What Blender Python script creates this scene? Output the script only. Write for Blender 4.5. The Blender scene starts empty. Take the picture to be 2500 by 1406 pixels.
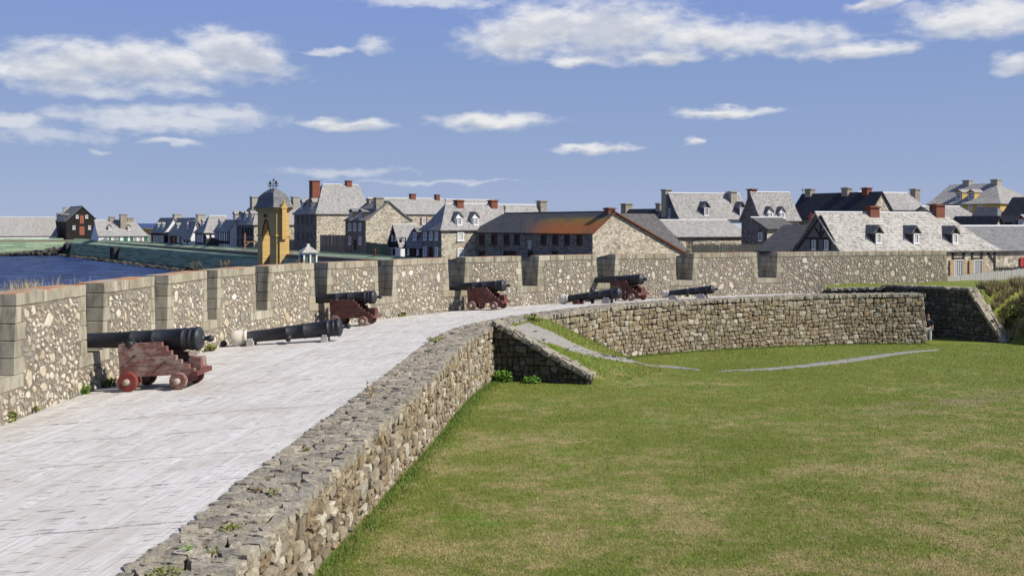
import bpy, bmesh, math, random
import numpy as np
from mathutils import Vector, Matrix

random.seed(7)
rng = np.random.default_rng(7)
scene = bpy.context.scene
COL = scene.collection
R = math.radians

# ------------------------------------------------------------------ camera
F, CX, HY, CAMZ = 2600.0, 1250.0, 545.0, 3.5        # photo: 2500 x 1406, focal length in its pixels, horizon row
cam = bpy.data.cameras.new('camera')
cam.lens, cam.sensor_width = 36.0 * F / 2500.0, 36.0
cam.shift_y = -(703.0 - HY) / 2500.0
cam.clip_end = 60000.0
camo = bpy.data.objects.new('camera', cam)
camo.location, camo.rotation_euler = (0, 0, CAMZ), (R(90), 0, 0)
COL.objects.link(camo)
scene.camera = camo

# ------------------------------------------------------------------ sun, sky, exposure
SUN_A, SUN_E = R(73), R(41)
SUN = Vector((math.sin(SUN_A) * math.cos(SUN_E), -math.cos(SUN_A) * math.cos(SUN_E), math.sin(SUN_E)))
sl = bpy.data.lights.new('sun', 'SUN')
sl.energy, sl.angle, sl.color = 5.0, R(0.53), (1.0, 0.94, 0.85)
so = bpy.data.objects.new('sun', sl)
so.rotation_euler = SUN.to_track_quat('Z', 'Y').to_euler()
so.location = (60, -20, 60)
COL.objects.link(so)
scene.view_settings.view_transform = 'Standard'
scene.view_settings.look = 'None'
scene.view_settings.exposure = 0.2
scene.view_settings.gamma = 1.0
scene.cycles.max_bounces = 6
scene.cycles.diffuse_bounces = 2
scene.cycles.transparent_max_bounces = 8


def nd(t, typ, ins=None, **props):
    n = t.nodes.new(typ)
    for k, v in props.items():
        setattr(n, k, v)
    for k, v in (ins or {}).items():
        s = n.inputs[k]
        if isinstance(v, bpy.types.NodeSocket):
            t.links.new(v, s)
        else:
            if s.type == 'RGBA' and len(v) == 3:
                v = (*v, 1)
            s.default_value = v
    return n


def mth(t, op, a, b=0.0, c=0.0, clamp=False):
    return nd(t, 'ShaderNodeMath', {0: a, 1: b, 2: c}, operation=op, use_clamp=clamp).outputs[0]


def vmt(t, op, a, b=(0, 0, 0), c=(0, 0, 0)):
    n = nd(t, 'ShaderNodeVectorMath', {0: a, 1: b, 2: c}, operation=op)
    return n.outputs['Value'] if op in ('LENGTH', 'DOT_PRODUCT') else n.outputs['Vector']


def noise(t, scale, vec=None, detail=4.0, rough=0.55, dist=0.0, out='Fac'):
    ins = {'Scale': scale, 'Detail': detail, 'Roughness': rough, 'Distortion': dist}
    if vec is not None:
        ins['Vector'] = vec
    return nd(t, 'ShaderNodeTexNoise', ins).outputs[out]


def ramp(t, fac, stops, interp='LINEAR'):
    n = nd(t, 'ShaderNodeValToRGB', {'Fac': fac})
    e = n.color_ramp
    e.interpolation = interp
    while len(e.elements) < len(stops):
        e.elements.new(0.5)
    for el, (p, c) in zip(e.elements, stops):
        el.position = p
        el.color = (*c, 1) if len(c) == 3 else c
    return n.outputs['Color']


def mix(t, fac, a, b, blend='MIX'):
    n = nd(t, 'ShaderNodeMix', data_type='RGBA', blend_type=blend)
    n.clamp_factor = True
    for i, v in ((0, fac), (6, a), (7, b)):
        if isinstance(v, bpy.types.NodeSocket):
            t.links.new(v, n.inputs[i])
        else:
            n.inputs[i].default_value = (*v, 1) if hasattr(v, '__len__') and len(v) == 3 else v
    return n.outputs[2]


def mrange(t, v, a, b, c=0.0, d=1.0, smooth=True):
    n = nd(t, 'ShaderNodeMapRange', {0: v, 1: a, 2: b, 3: c, 4: d})
    n.clamp = True
    if smooth:
        n.interpolation_type = 'SMOOTHSTEP'
    return n.outputs[0]


# world: Nishita sky with cumulus drawn by direction (azimuth, elevation)
W = bpy.data.worlds.new('World')
scene.world = W
W.use_nodes = True
t = W.node_tree
t.nodes.clear()
sky = nd(t, 'ShaderNodeTexSky', sky_type='NISHITA', sun_disc=False)
sky.sun_elevation, sky.sun_rotation = SUN_E, math.atan2(SUN.x, SUN.y)
sky.air_density, sky.dust_density, sky.ozone_density, sky.altitude = 1.0, 0.1, 2.5, 0.0
gen = nd(t, 'ShaderNodeTexCoord').outputs['Generated']
sep = nd(t, 'ShaderNodeSeparateXYZ', {0: gen})
az = mth(t, 'ARCTAN2', sep.outputs[0], sep.outputs[1])
el = mth(t, 'ARCSINE', sep.outputs[2])
uv = nd(t, 'ShaderNodeCombineXYZ', {0: az, 1: el, 2: 0.0}).outputs[0]
wsc = vmt(t, 'MULTIPLY', uv, (1.0, 2.1, 1.0))
warp = nd(t, 'ShaderNodeTexNoise', {'Vector': wsc, 'Scale': 30.0, 'Detail': 5.0, 'Roughness': 0.5}).outputs['Color']
warp = vmt(t, 'SUBTRACT', warp, (0.5, 0.5, 0.5))
uvw = vmt(t, 'MULTIPLY_ADD', warp, (0.034, 0.020, 0.0), uv)
CLOUDS = [  # photo x, y, half width, half height
    (330, 150, 320, 50), (560, 122, 125, 52), (620, 155, 100, 34), (120, 170, 180, 38), (1270, 95, 165, 52),
    (1480, 70, 250, 76), (1350, 60, 180, 54), (1720, 90, 170, 45), (1900, 92, 190, 40), (2080, 122, 150, 22), (1620, 142, 120, 20),
    (1420, 150, 110, 16), (840, 306, 125, 15), (1200, 298, 165, 22), (1770, 277, 145, 14), (1460, 361, 120, 12), (1695, 349, 32, 10),
    (2390, 42, 170, 48), (2490, 152, 70, 24), (2140, 12, 70, 13)]
SOFT = [(200, 215, 130, 24), (420, 210, 115, 27), (400, 290, 290, 30), (30, 302, 90, 26), (540, 278, 130, 22), (908, 118, 50, 22), (800, 126, 60, 12), (1050, 6, 200, 15), (425, 348, 90, 11)]
FAINT = [(830, 418, 210, 13), (1080, 442, 260, 7), (240, 372, 60, 9), (2300, 20, 160, 20), (120, 330, 170, 26), (520, 180, 240, 34)]


def blob(px, py, hw, hh, de=0.0):
    u, v = (px - CX) / F, (HY - py) / F
    a, e = math.atan(u), math.atan2(v, math.hypot(1, u))
    sx, sy = F / (hw * 1.04), F / (hh * 1.12)
    return vmt(t, 'LENGTH', vmt(t, 'MULTIPLY_ADD', uvw, (sx, sy, 0), (-a * sx, (de * min(1.0, hh / 40.0) - e) * sy, 0)))


def blobs(lst, de=0.0):
    cur = None
    for c in lst:
        b = blob(*c, de)
        cur = b if cur is None else nd(t, 'ShaderNodeMath', {0: cur, 1: b, 2: 0.18}, operation='SMOOTH_MIN').outputs[0]
    return cur


dmain, dfaint, dabove = blobs(CLOUDS), blobs(FAINT), blobs(CLOUDS, 0.010)
det = nd(t, 'ShaderNodeTexNoise', {'Vector': wsc, 'Scale': 48.0, 'Detail': 7.0, 'Roughness': 0.56}).outputs['Fac']
big = nd(t, 'ShaderNodeTexNoise', {'Vector': wsc, 'Scale': 9.0, 'Detail': 5.0, 'Roughness': 0.55}).outputs['Fac']
dens = mth(t, 'SUBTRACT', mth(t, 'MULTIPLY_ADD', mth(t, 'SUBTRACT', det, 0.5), 1.0, 1.0), dmain)
a1 = mrange(t, dens, -0.14, 0.70)
a1 = mth(t, 'MULTIPLY', a1, mrange(t, big, 0.25, 0.55, 0.72, 1.0))
a2 = mth(t, 'MULTIPLY', mrange(t, mth(t, 'SUBTRACT', mth(t, 'MULTIPLY_ADD', mth(t, 'SUBTRACT', det, 0.5), 1.6, 1.0), dfaint), 0.0, 0.9), 0.45)
a4 = mth(t, 'MULTIPLY', mrange(t, mth(t, 'SUBTRACT', mth(t, 'MULTIPLY_ADD', mth(t, 'SUBTRACT', det, 0.5), 1.2, 1.0), blobs(SOFT)), -0.1, 0.75), 0.68)
a2 = mth(t, 'MAXIMUM', a2, a4)
# the same kind of cloud goes on round the sky outside the picture
gnz = nd(t, 'ShaderNodeTexNoise', {'Vector': vmt(t, 'MULTIPLY', uvw, (2.2, 7.0, 1.0)), 'Scale': 1.6, 'Detail': 6.0, 'Roughness': 0.55}).outputs['Fac']
outm = mth(t, 'MAXIMUM', mrange(t, mth(t, 'ABSOLUTE', az), 0.5, 0.68), mrange(t, el, 0.235, 0.34))
a3 = mth(t, 'MULTIPLY', mth(t, 'MULTIPLY', mrange(t, gnz, 0.60, 0.74), outm), mrange(t, el, 0.02, 0.1))
alpha = mth(t, 'MAXIMUM', mth(t, 'MAXIMUM', a1, a2), a3)
shade = mth(t, 'SUBTRACT', det, nd(t, 'ShaderNodeTexNoise', {'Vector': vmt(t, 'ADD', wsc, (0.006, 0.016, 0)), 'Scale': 48.0, 'Detail': 5.0, 'Roughness': 0.54}).outputs['Fac'])
shade2 = mth(t, 'SUBTRACT', big, nd(t, 'ShaderNodeTexNoise', {'Vector': vmt(t, 'ADD', wsc, (0.02, 0.05, 0)), 'Scale': 9.0, 'Detail': 4.0}).outputs['Fac'])
dab = mth(t, 'SUBTRACT', mth(t, 'MULTIPLY_ADD', mth(t, 'SUBTRACT', det, 0.5), 0.9, 1.0), dabove)
lum = mth(t, 'MULTIPLY_ADD', shade, 0.7, mth(t, 'MULTIPLY_ADD', shade2, 0.8, mrange(t, dab, 0.05, 0.85, 0.98, 0.60)), clamp=True)
ccol = ramp(t, lum, [(0.40, (7.9, 8.4, 9.4)), (0.72, (10.0, 10.3, 10.9)), (0.95, (13.4, 13.3, 13.1))])
grad = ramp(t, mth(t, 'MAXIMUM', el, 0.0), [(0.0, (5.4, 6.75, 10.4)), (0.06, (4.5, 5.95, 9.8)), (0.14, (3.85, 5.4, 9.6)), (0.2, (3.5, 5.05, 10.4)), (0.7, (2.1, 3.1, 6.6)), (1.0, (1.8, 2.7, 5.8))])
skyc = mix(t, 0.85, sky.outputs['Color'], grad)
fin = mix(t, mth(t, 'MULTIPLY', alpha, 0.88), skyc, ccol)
bg = nd(t, 'ShaderNodeBackground', {'Color': fin, 'Strength': 0.058})
wo = nd(t, 'ShaderNodeOutputWorld', {'Surface': bg.outputs[0]})


# ------------------------------------------------------------------ materials
def material(name):
    m = bpy.data.materials.new(name)
    m.use_nodes = True
    t = m.node_tree
    b = t.nodes['Principled BSDF']
    b.inputs['Specular IOR Level'].default_value = 0.25
    b.inputs['Roughness'].default_value = 0.85
    return m, t, b


def setc(t, b, col, bump=None, strength=0.4, dist=0.02, rough=None):
    if isinstance(col, bpy.types.NodeSocket):
        t.links.new(col, b.inputs['Base Color'])
    else:
        b.inputs['Base Color'].default_value = (*col, 1)
    if bump is not None:
        n = nd(t, 'ShaderNodeBump', {'Strength': strength, 'Distance': dist, 'Height': bump})
        t.links.new(n.outputs[0], b.inputs['Normal'])
    if rough is not None:
        if isinstance(rough, bpy.types.NodeSocket):
            t.links.new(rough, b.inputs['Roughness'])
        else:
            b.inputs['Roughness'].default_value = rough


def wpos(t):
    return nd(t, 'ShaderNodeNewGeometry').outputs['Position']


def opos(t):
    return nd(t, 'ShaderNodeTexCoord').outputs['Object']


def piece_random(t):
    a = nd(t, 'ShaderNodeNewGeometry').outputs['Random Per Island']
    b = nd(t, 'ShaderNodeObjectInfo').outputs['Random']
    return mth(t, 'FRACT', mth(t, 'ADD', a, b))


def plain(name, col, rough=0.8, var=0.25, scale=3.0, world=False, spec=0.25):
    m, t, b = material(name)
    v = wpos(t) if world else opos(t)
    n = noise(t, scale, v, 6.0, 0.65)
    c = mix(t, n, tuple(x * (1 - var) for x in col), tuple(min(1, x * (1 + var)) for x in col))
    setc(t, b, c, noise(t, scale * 14, v, 3.0), 0.25, 0.01, rough)
    b.inputs['Specular IOR Level'].default_value = spec
    return m


def stone_mat(name, stops, mott=0.35, bump=0.6, lichen=None, scale=14.0):
    m, t, b = material(name)
    p = wpos(t)
    r = piece_random(t)
    c = ramp(t, r, stops)
    n1 = noise(t, scale, p, 6.0, 0.65)
    c = mix(t, mott, c, ramp(t, n1, [(0.3, (0.12, 0.11, 0.09)), (0.5, (0.5, 0.5, 0.5)), (0.75, (0.95, 0.93, 0.88))]), 'OVERLAY')
    if lichen:
        ln = noise(t, 5.0, p, 7.0, 0.7)
        c = mix(t, mrange(t, ln, 0.52, 0.66), c, lichen)
    n2 = noise(t, scale * 3, p, 5.0, 0.6)
    setc(t, b, c, mth(t, 'ADD', n1, mth(t, 'MULTIPLY', n2, 0.6)), bump, 0.03, 0.92)
    return m


M = {}
M['rubble'] = stone_mat('rubble_stone', [(0.0, (0.60, 0.545, 0.43)), (0.18, (0.46, 0.39, 0.28)), (0.32, (0.66, 0.62, 0.53)), (0.42, (0.27, 0.235, 0.185)),
                                         (0.55, (0.56, 0.505, 0.40)), (0.66, (0.40, 0.31, 0.21)), (0.76, (0.22, 0.215, 0.195)), (0.86, (0.36, 0.325, 0.265)), (1.0, (0.67, 0.625, 0.52))])
M['dry'] = stone_mat('dry_stone', [(0.0, (0.33, 0.275, 0.185)), (0.2, (0.215, 0.168, 0.105)), (0.38, (0.41, 0.365, 0.27)), (0.52, (0.165, 0.135, 0.095)),
                                   (0.66, (0.29, 0.22, 0.125)), (0.8, (0.24, 0.213, 0.165)), (0.9, (0.52, 0.475, 0.38)), (1.0, (0.23, 0.17, 0.10))], bump=0.9)
M['dryshade'] = stone_mat('shade_darkened_stone', [(0.0, (0.13, 0.118, 0.085)), (0.3, (0.085, 0.078, 0.058)), (0.5, (0.16, 0.145, 0.11)), (0.7, (0.07, 0.066, 0.052)),
                                          (0.88, (0.19, 0.175, 0.14)), (1.0, (0.10, 0.088, 0.06))], bump=0.9, lichen=(0.060, 0.064, 0.034))  # dry stone darkened to paint the walls' shade into it, with mossy patches
M['drytop'] = stone_mat('coping_stone', [(0.0, (0.26, 0.235, 0.185)), (0.3, (0.34, 0.30, 0.225)), (0.5, (0.20, 0.185, 0.155)), (0.7, (0.40, 0.35, 0.26)),
                                         (0.85, (0.27, 0.25, 0.21)), (1.0, (0.45, 0.395, 0.30))], mott=0.6, bump=1.0, lichen=(0.36, 0.325, 0.245))


def m_mortar():
    m, t, b = material('mortar')
    p = wpos(t)
    n = noise(t, 2.2, p, 8.0, 0.7)
    n2 = noise(t, 22.0, p, 6.0, 0.7)
    c = ramp(t, n, [(0.3, (0.175, 0.150, 0.115)), (0.5, (0.265, 0.232, 0.178)), (0.72, (0.35, 0.312, 0.245))])
    c = mix(t, 0.65, c, ramp(t, n2, [(0.3, (0.15, 0.15, 0.15)), (0.55, (0.5, 0.5, 0.5)), (0.75, (0.92, 0.9, 0.84))]), 'OVERLAY')
    st = noise(t, 1.6, vmt(t, 'MULTIPLY', p, (1.6, 1.6, 0.4)), 6.0, 0.7)
    c = mix(t, mth(t, 'MULTIPLY', mrange(t, st, 0.52, 0.70), 0.45), c, (0.13, 0.112, 0.085))
    setc(t, b, c, n2, 1.0, 0.04, 0.95)
    return m


M['mortar'] = m_mortar()
M['joint'] = plain('joint_dirt', (0.055, 0.045, 0.032), 0.95, 0.4, 8.0, True)


def m_dressed(lich=0.0, name='dressed_stone'):
    m, t, b = material(name)
    p = wpos(t)
    r = piece_random(t)
    c = ramp(t, r, [(0.0, (0.30, 0.265, 0.185)), (0.35, (0.40, 0.36, 0.27)), (0.65, (0.33, 0.305, 0.235)), (1.0, (0.47, 0.43, 0.33))])
    st = noise(t, 3.0, vmt(t, 'MULTIPLY', p, (1.2, 1.2, 0.35)), 6.0, 0.65)
    c = mix(t, mrange(t, st, 0.42, 0.68), c, (0.20, 0.18, 0.13))
    n2 = noise(t, 60.0, p, 3.0, 0.6)
    c = mix(t, 0.35, c, ramp(t, n2, [(0.3, (0.2, 0.2, 0.2)), (0.7, (0.8, 0.8, 0.78))]), 'OVERLAY')
    if lich:
        nz = nd(t, 'ShaderNodeSeparateXYZ', {0: nd(t, 'ShaderNodeNewGeometry').outputs['Normal']}).outputs[2]
        up = mrange(t, nz, 0.35, 0.8)
        ln = noise(t, 1.7, p, 7.0, 0.68)
        o = mth(t, 'MULTIPLY', up, mrange(t, ln, 0.44, 0.58))
        c = mix(t, mth(t, 'MULTIPLY', o, lich), c, (0.47, 0.17, 0.055))
        g = mth(t, 'MULTIPLY', up, mrange(t, noise(t, 4.1, p, 6.0, 0.7), 0.52, 0.62))
        c = mix(t, mth(t, 'MULTIPLY', g, 0.8), c, (0.33, 0.31, 0.27))
    setc(t, b, c, n2, 0.7, 0.02, 0.93)
    return m


M['dressed'] = m_dressed()
M['capstone'] = m_dressed(0.9, 'lichened_capstone')


def m_plank():
    m, t, b = material('bleached_plank')
    p = wpos(t)
    a = R(8.0)
    rot = nd(t, 'ShaderNodeVectorRotate', {'Vector': p, 'Angle': a}, rotation_type='Z_AXIS').outputs[0]   # x across, y along
    r = piece_random(t)
    off = nd(t, 'ShaderNodeCombineXYZ', {0: 0.0, 1: mth(t, 'MULTIPLY', r, 40.0), 2: 0.0}).outputs[0]
    v = vmt(t, 'ADD', rot, off)
    grain = noise(t, 1.0, vmt(t, 'MULTIPLY', v, (38.0, 1.1, 1.0)), 5.0, 0.7)
    c = ramp(t, grain, [(0.28, (0.25, 0.236, 0.21)), (0.42, (0.52, 0.505, 0.475)), (0.56, (0.65, 0.632, 0.60)), (0.75, (0.76, 0.745, 0.72))])
    stain = noise(t, 0.55, p, 6.0, 0.6)
    c = mix(t, mth(t, 'MULTIPLY', mrange(t, stain, 0.44, 0.68), 0.65), c, (0.46, 0.42, 0.36))
    streak = noise(t, 1.0, vmt(t, 'MULTIPLY', rot, (6.0, 0.22, 1.0)), 4.0, 0.6)
    c = mix(t, mth(t, 'MULTIPLY', mrange(t, streak, 0.48, 0.70), 0.55), c, (0.42, 0.38, 0.325))
    c = mix(t, mth(t, 'MULTIPLY', mrange(t, streak, 0.45, 0.3), 0.45), c, (0.70, 0.70, 0.70))
    c = mix(t, mth(t, 'MULTIPLY', mrange(t, r, 0.0, 1.0), 0.40), c, (0.54, 0.515, 0.47))
    d2 = nd(t, 'ShaderNodeVectorRotate', {'Vector': p, 'Angle': R(-7.0)}, rotation_type='Z_AXIS').outputs[0]
    dash = noise(t, 1.0, vmt(t, 'MULTIPLY', d2, (3.2, 19.0, 1.0)), 4.0, 0.55)
    c = mix(t, mth(t, 'MULTIPLY', mrange(t, dash, 0.585, 0.66), 0.85), c, (0.14, 0.135, 0.125))
    knot = noise(t, 3.0, vmt(t, 'MULTIPLY', rot, (2.5, 1.0, 1.0)), 3.0, 0.5)
    c = mix(t, mth(t, 'MULTIPLY', mrange(t, knot, 0.70, 0.76), 0.6), c, (0.16, 0.15, 0.135))
    setc(t, b, c, grain, 0.35, 0.012, 0.82)
    return m


M['plank'] = m_plank()


def m_iron():
    m, t, b = material('black_iron')
    p = opos(t)
    n = noise(t, 4.0, p, 7.0, 0.68)
    c = ramp(t, n, [(0.35, (0.012, 0.014, 0.018)), (0.6, (0.022, 0.025, 0.031)), (0.8, (0.055, 0.058, 0.064))])
    rust = mrange(t, noise(t, 3.2, vmt(t, 'ADD', p, (3.1, 1.7, 9.2)), 7.0, 0.72), 0.60, 0.70)
    c = mix(t, mth(t, 'MULTIPLY', rust, 0.5), c, (0.16, 0.065, 0.04))
    n2 = noise(t, 40.0, p, 4.0, 0.6)
    setc(t, b, c, n2, 0.3, 0.008, mrange(t, n, 0.3, 0.7, 0.42, 0.62))
    b.inputs['Specular IOR Level'].default_value = 0.5
    return m


M['iron'] = m_iron()


def m_redwood(name, paint, bare, k):
    m, t, b = material(name)
    p = opos(t)
    off = vmt(t, 'ADD', p, nd(t, 'ShaderNodeCombineXYZ', {0: mth(t, 'MULTIPLY', piece_random(t), 9.0), 1: 0.0, 2: 0.0}).outputs[0])
    g = noise(t, 1.0, vmt(t, 'MULTIPLY', off, (3.0, 12.0, 26.0)), 6.0, 0.7)
    w = noise(t, 3.5, off, 6.0, 0.7)
    c = mix(t, mrange(t, mth(t, 'MULTIPLY_ADD', g, 0.5, w), k - 0.09, k + 0.12), paint, bare)
    c = mix(t, mrange(t, g, 0.30, 0.20), c, (0.03, 0.015, 0.012))
    setc(t, b, c, g, 0.5, 0.01, 0.75)
    return m


M['red'] = m_redwood('weathered_red_paint', (0.125, 0.044, 0.036), (0.22, 0.145, 0.12), 0.84)
M['redgrey'] = m_redwood('worn_grey_red_wood', (0.175, 0.078, 0.062), (0.31, 0.235, 0.20), 0.75)
M['dkred'] = m_redwood('dark_red_paint', (0.095, 0.038, 0.030), (0.16, 0.105, 0.09), 0.84)
M['brightred'] = m_redwood('fresh_red_paint', (0.20, 0.042, 0.034), (0.25, 0.14, 0.115), 0.84)
M['endwood'] = m_redwood('bare_end_grain', (0.34, 0.26, 0.21), (0.42, 0.35, 0.30), 0.75)
M['greywood'] = m_redwood('grey_wood', (0.30, 0.29, 0.26), (0.42, 0.41, 0.38), 0.75)
M['orangewood'] = m_redwood('orange_wood', (0.42, 0.20, 0.09), (0.46, 0.26, 0.13), 0.8)
M['canvas'] = plain('canvas', (0.60, 0.56, 0.48), 0.9, 0.15, 6.0)


def m_shingle(name, lo, mid, hi, stain=None, row=0.13):
    m, t, b = material(name)
    p = opos(t)
    s = nd(t, 'ShaderNodeSeparateXYZ', {0: p})
    v = nd(t, 'ShaderNodeCombineXYZ', {0: mth(t, 'ADD', s.outputs[0], s.outputs[1]), 1: mth(t, 'MULTIPLY', s.outputs[2], 1.35), 2: 0.0}).outputs[0]
    br = nd(t, 'ShaderNodeTexBrick', {'Vector': v, 'Color1': (0, 0, 0), 'Color2': (1, 1, 1), 'Mortar': (0.0, 0.0, 0.0), 'Scale': 1.0,
                                      'Mortar Size': 0.014, 'Brick Width': row * 1.1, 'Row Height': row, 'Bias': 0.0}, offset=0.5)
    n1 = noise(t, 5.0, p, 6.0, 0.7)
    n2 = noise(t, 0.35, vmt(t, 'MULTIPLY', p, (1.0, 1.0, 0.5)), 5.0, 0.6)
    f = mth(t, 'MULTIPLY_ADD', nd(t, 'ShaderNodeSeparateColor', {0: br.outputs['Color']}).outputs[0], 0.42, mth(t, 'MULTIPLY_ADD', n1, 0.5, mth(t, 'MULTIPLY', n2, 0.2)))
    c = ramp(t, f, [(0.2, lo), (0.55, mid), (0.95, hi)])
    c = mix(t, mth(t, 'MULTIPLY', br.outputs['Fac'], 0.6), c, tuple(x * 0.4 for x in lo))
    if stain:
        c = stain(t, c, p)
    setc(t, b, c, mth(t, 'SUBTRACT', f, br.outputs['Fac']), 0.7, 0.03, 0.9)
    return m


M['shingle'] = m_shingle('silver_shingle', (0.17, 0.163, 0.15), (0.42, 0.408, 0.385), (0.62, 0.605, 0.58))
M['shingle_warm'] = m_shingle('pale_warm_shingle', (0.15, 0.14, 0.12), (0.49, 0.465, 0.42), (0.71, 0.685, 0.635), row=0.16)
M['shingle_dark'] = m_shingle('charcoal_shingle', (0.075, 0.073, 0.070), (0.145, 0.142, 0.138), (0.23, 0.226, 0.22))
M['slate_blue'] = m_shingle('blue_black_slate', (0.022, 0.026, 0.036), (0.042, 0.048, 0.060), (0.075, 0.085, 0.10))
M['slate_mid'] = m_shingle('grey_slate', (0.13, 0.13, 0.132), (0.24, 0.24, 0.24), (0.35, 0.348, 0.345))


def lichen_stain(t, c, p):
    s = nd(t, 'ShaderNodeSeparateXYZ', {0: p})
    near = mth(t, 'MULTIPLY', mrange(t, s.outputs[1], 15.0, 5.0), mrange(t, s.outputs[2], 4.62, 4.2))
    n = noise(t, 0.5, p, 7.0, 0.66)
    o = mth(t, 'MULTIPLY', near, mrange(t, mth(t, 'MULTIPLY_ADD', near, 0.15, mth(t, 'MULTIPLY_ADD', noise(t, 3.5, p, 5.0, 0.7), 0.35, mth(t, 'MULTIPLY', n, 0.75))), 0.50, 0.70))
    col = mix(t, mrange(t, s.outputs[2], 3.6, 4.3), (0.44, 0.145, 0.035), (0.30, 0.19, 0.04))
    return mix(t, mth(t, 'MULTIPLY', o, 0.92), c, col)


M['roof_lichen'] = m_shingle('lichened_dark_roof', (0.055, 0.06, 0.065), (0.105, 0.112, 0.12), (0.18, 0.185, 0.19), stain=lichen_stain)


def m_rubblewall(name, stops, mortar, scale=3.4, edge=0.05):
    m, t, b = material(name)
    p = vmt(t, 'MULTIPLY', opos(t), (1.0, 1.0, 1.5))
    p = vmt(t, 'MULTIPLY_ADD', noise(t, 3.0, p, 3.0, 0.5, out='Color'), (0.12, 0.12, 0.12), p)
    vo = nd(t, 'ShaderNodeTexVoronoi', {'Vector': p, 'Scale': scale}, feature='F1')
    ve = nd(t, 'ShaderNodeTexVoronoi', {'Vector': p, 'Scale': scale}, feature='DISTANCE_TO_EDGE')
    r = nd(t, 'ShaderNodeSeparateColor', {0: vo.outputs['Color']}).outputs[0]
    c = ramp(t, r, stops)
    n1 = noise(t, 9.0, p, 5.0, 0.65)
    c = mix(t, 0.4, c, ramp(t, n1, [(0.3, (0.2, 0.19, 0.17)), (0.7, (0.85, 0.84, 0.8))]), 'OVERLAY')
    e = mrange(t, ve.outputs['Distance'], edge * 0.4, edge)
    c = mix(t, e, mortar, c)
    big = noise(t, 0.5, p, 4.0, 0.6)
    c = mix(t, mth(t, 'MULTIPLY', mrange(t, big, 0.45, 0.75), 0.25), c, (0.25, 0.22, 0.17))
    setc(t, b, c, mth(t, 'MULTIPLY_ADD', n1, 0.3, e), 0.8, 0.05, 0.92)
    return m


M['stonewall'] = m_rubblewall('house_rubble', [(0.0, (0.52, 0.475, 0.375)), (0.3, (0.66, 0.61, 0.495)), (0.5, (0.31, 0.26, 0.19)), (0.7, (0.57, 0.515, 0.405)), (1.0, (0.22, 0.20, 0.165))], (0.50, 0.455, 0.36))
M['stoneshade'] = m_rubblewall('shaded_house_rubble', [(0.0, (0.16, 0.155, 0.15)), (0.4, (0.25, 0.24, 0.23)), (0.7, (0.12, 0.115, 0.11)), (1.0, (0.34, 0.33, 0.31))], (0.085, 0.08, 0.075), edge=0.08)  # house rubble darkened so left faces carry their shade in the colour


def m_boards(name, col, row=0.22, vertical=False, gap=0.5, var=0.3):
    m, t, b = material(name)
    p = opos(t)
    s = nd(t, 'ShaderNodeSeparateXYZ', {0: p})
    xy = mth(t, 'ADD', s.outputs[0], s.outputs[1])
    v = nd(t, 'ShaderNodeCombineXYZ', {0: s.outputs[2] if vertical else xy, 1: xy if vertical else s.outputs[2], 2: 0.0}).outputs[0]
    br = nd(t, 'ShaderNodeTexBrick', {'Vector': v, 'Color1': (0, 0, 0), 'Color2': (1, 1, 1), 'Mortar': (0, 0, 0), 'Scale': 1.0, 'Mortar Size': row * 0.07,
                                      'Brick Width': row * 14, 'Row Height': row, 'Bias': 0.0}, offset=0.37)
    n = noise(t, 4.0, p, 6.0, 0.65)
    f = mth(t, 'MULTIPLY_ADD', nd(t, 'ShaderNodeSeparateColor', {0: br.outputs['Color']}).outputs[0], 0.5, mth(t, 'MULTIPLY', n, 0.5))
    c = mix(t, f, tuple(x * (1 - var) for x in col), tuple(min(1, x * (1 + var)) for x in col))
    c = mix(t, mth(t, 'MULTIPLY', br.outputs['Fac'], gap), c, tuple(x * 0.15 for x in col))
    setc(t, b, c, mth(t, 'SUBTRACT', 1.0, br.outputs['Fac']), 0.6, 0.03, 0.8)
    return m


M['black'] = m_boards('black_tarred_boards', (0.022, 0.020, 0.019))
M['black_v'] = m_boards('black_upright_boards', (0.020, 0.018, 0.017), 0.2, True)
M['brown'] = m_boards('brown_boards', (0.050, 0.034, 0.026))
M['yellow'] = m_boards('yellow_boards', (0.62, 0.42, 0.155), 0.30, False, 0.7, 0.14)
M['yellowplain'] = plain('yellow_paint', (0.56, 0.38, 0.12), 0.7, 0.1)
M['greyfence'] = plain('grey_fence_wood', (0.19, 0.18, 0.165), 0.9, 0.35, 5.0)
M['palewood'] = plain('pale_fence_wood', (0.40, 0.385, 0.36), 0.9, 0.3, 5.0)
M['darkwood'] = plain('dark_fence_wood', (0.060, 0.062, 0.055), 0.9, 0.4, 5.0)
M['greenfence'] = plain('green_grey_boards', (0.085, 0.115, 0.085), 0.9, 0.25, 4.0)
M['slateblue_wall'] = m_boards('slate_blue_boards', (0.115, 0.125, 0.15), 0.18)
M['white'] = plain('white_limewash', (0.74, 0.74, 0.73), 0.8, 0.06)
M['frame'] = plain('white_paint', (0.78, 0.78, 0.77), 0.6, 0.04)
M['timber'] = plain('dark_timber', (0.045, 0.034, 0.028), 0.85, 0.3)
M['infill'] = plain('grey_green_infill', (0.16, 0.165, 0.145), 0.9, 0.25, 2.0)
M['brick'] = m_boards('red_brick', (0.235, 0.088, 0.055), 0.085, False, 0.45, 0.3)
M['chimstone'] = m_rubblewall('chimney_stone', [(0.0, (0.40, 0.36, 0.28)), (0.5, (0.29, 0.26, 0.20)), (1.0, (0.47, 0.43, 0.35))], (0.27, 0.245, 0.20), 4.0)
M['render'] = plain('chimney_render', (0.36, 0.335, 0.275), 0.9, 0.2, 2.0)
M['greenshut'] = plain('green_shutter', (0.035, 0.16, 0.075), 0.7, 0.15)
M['tan'] = plain('tan_shutter', (0.44, 0.32, 0.18), 0.7, 0.1)
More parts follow.
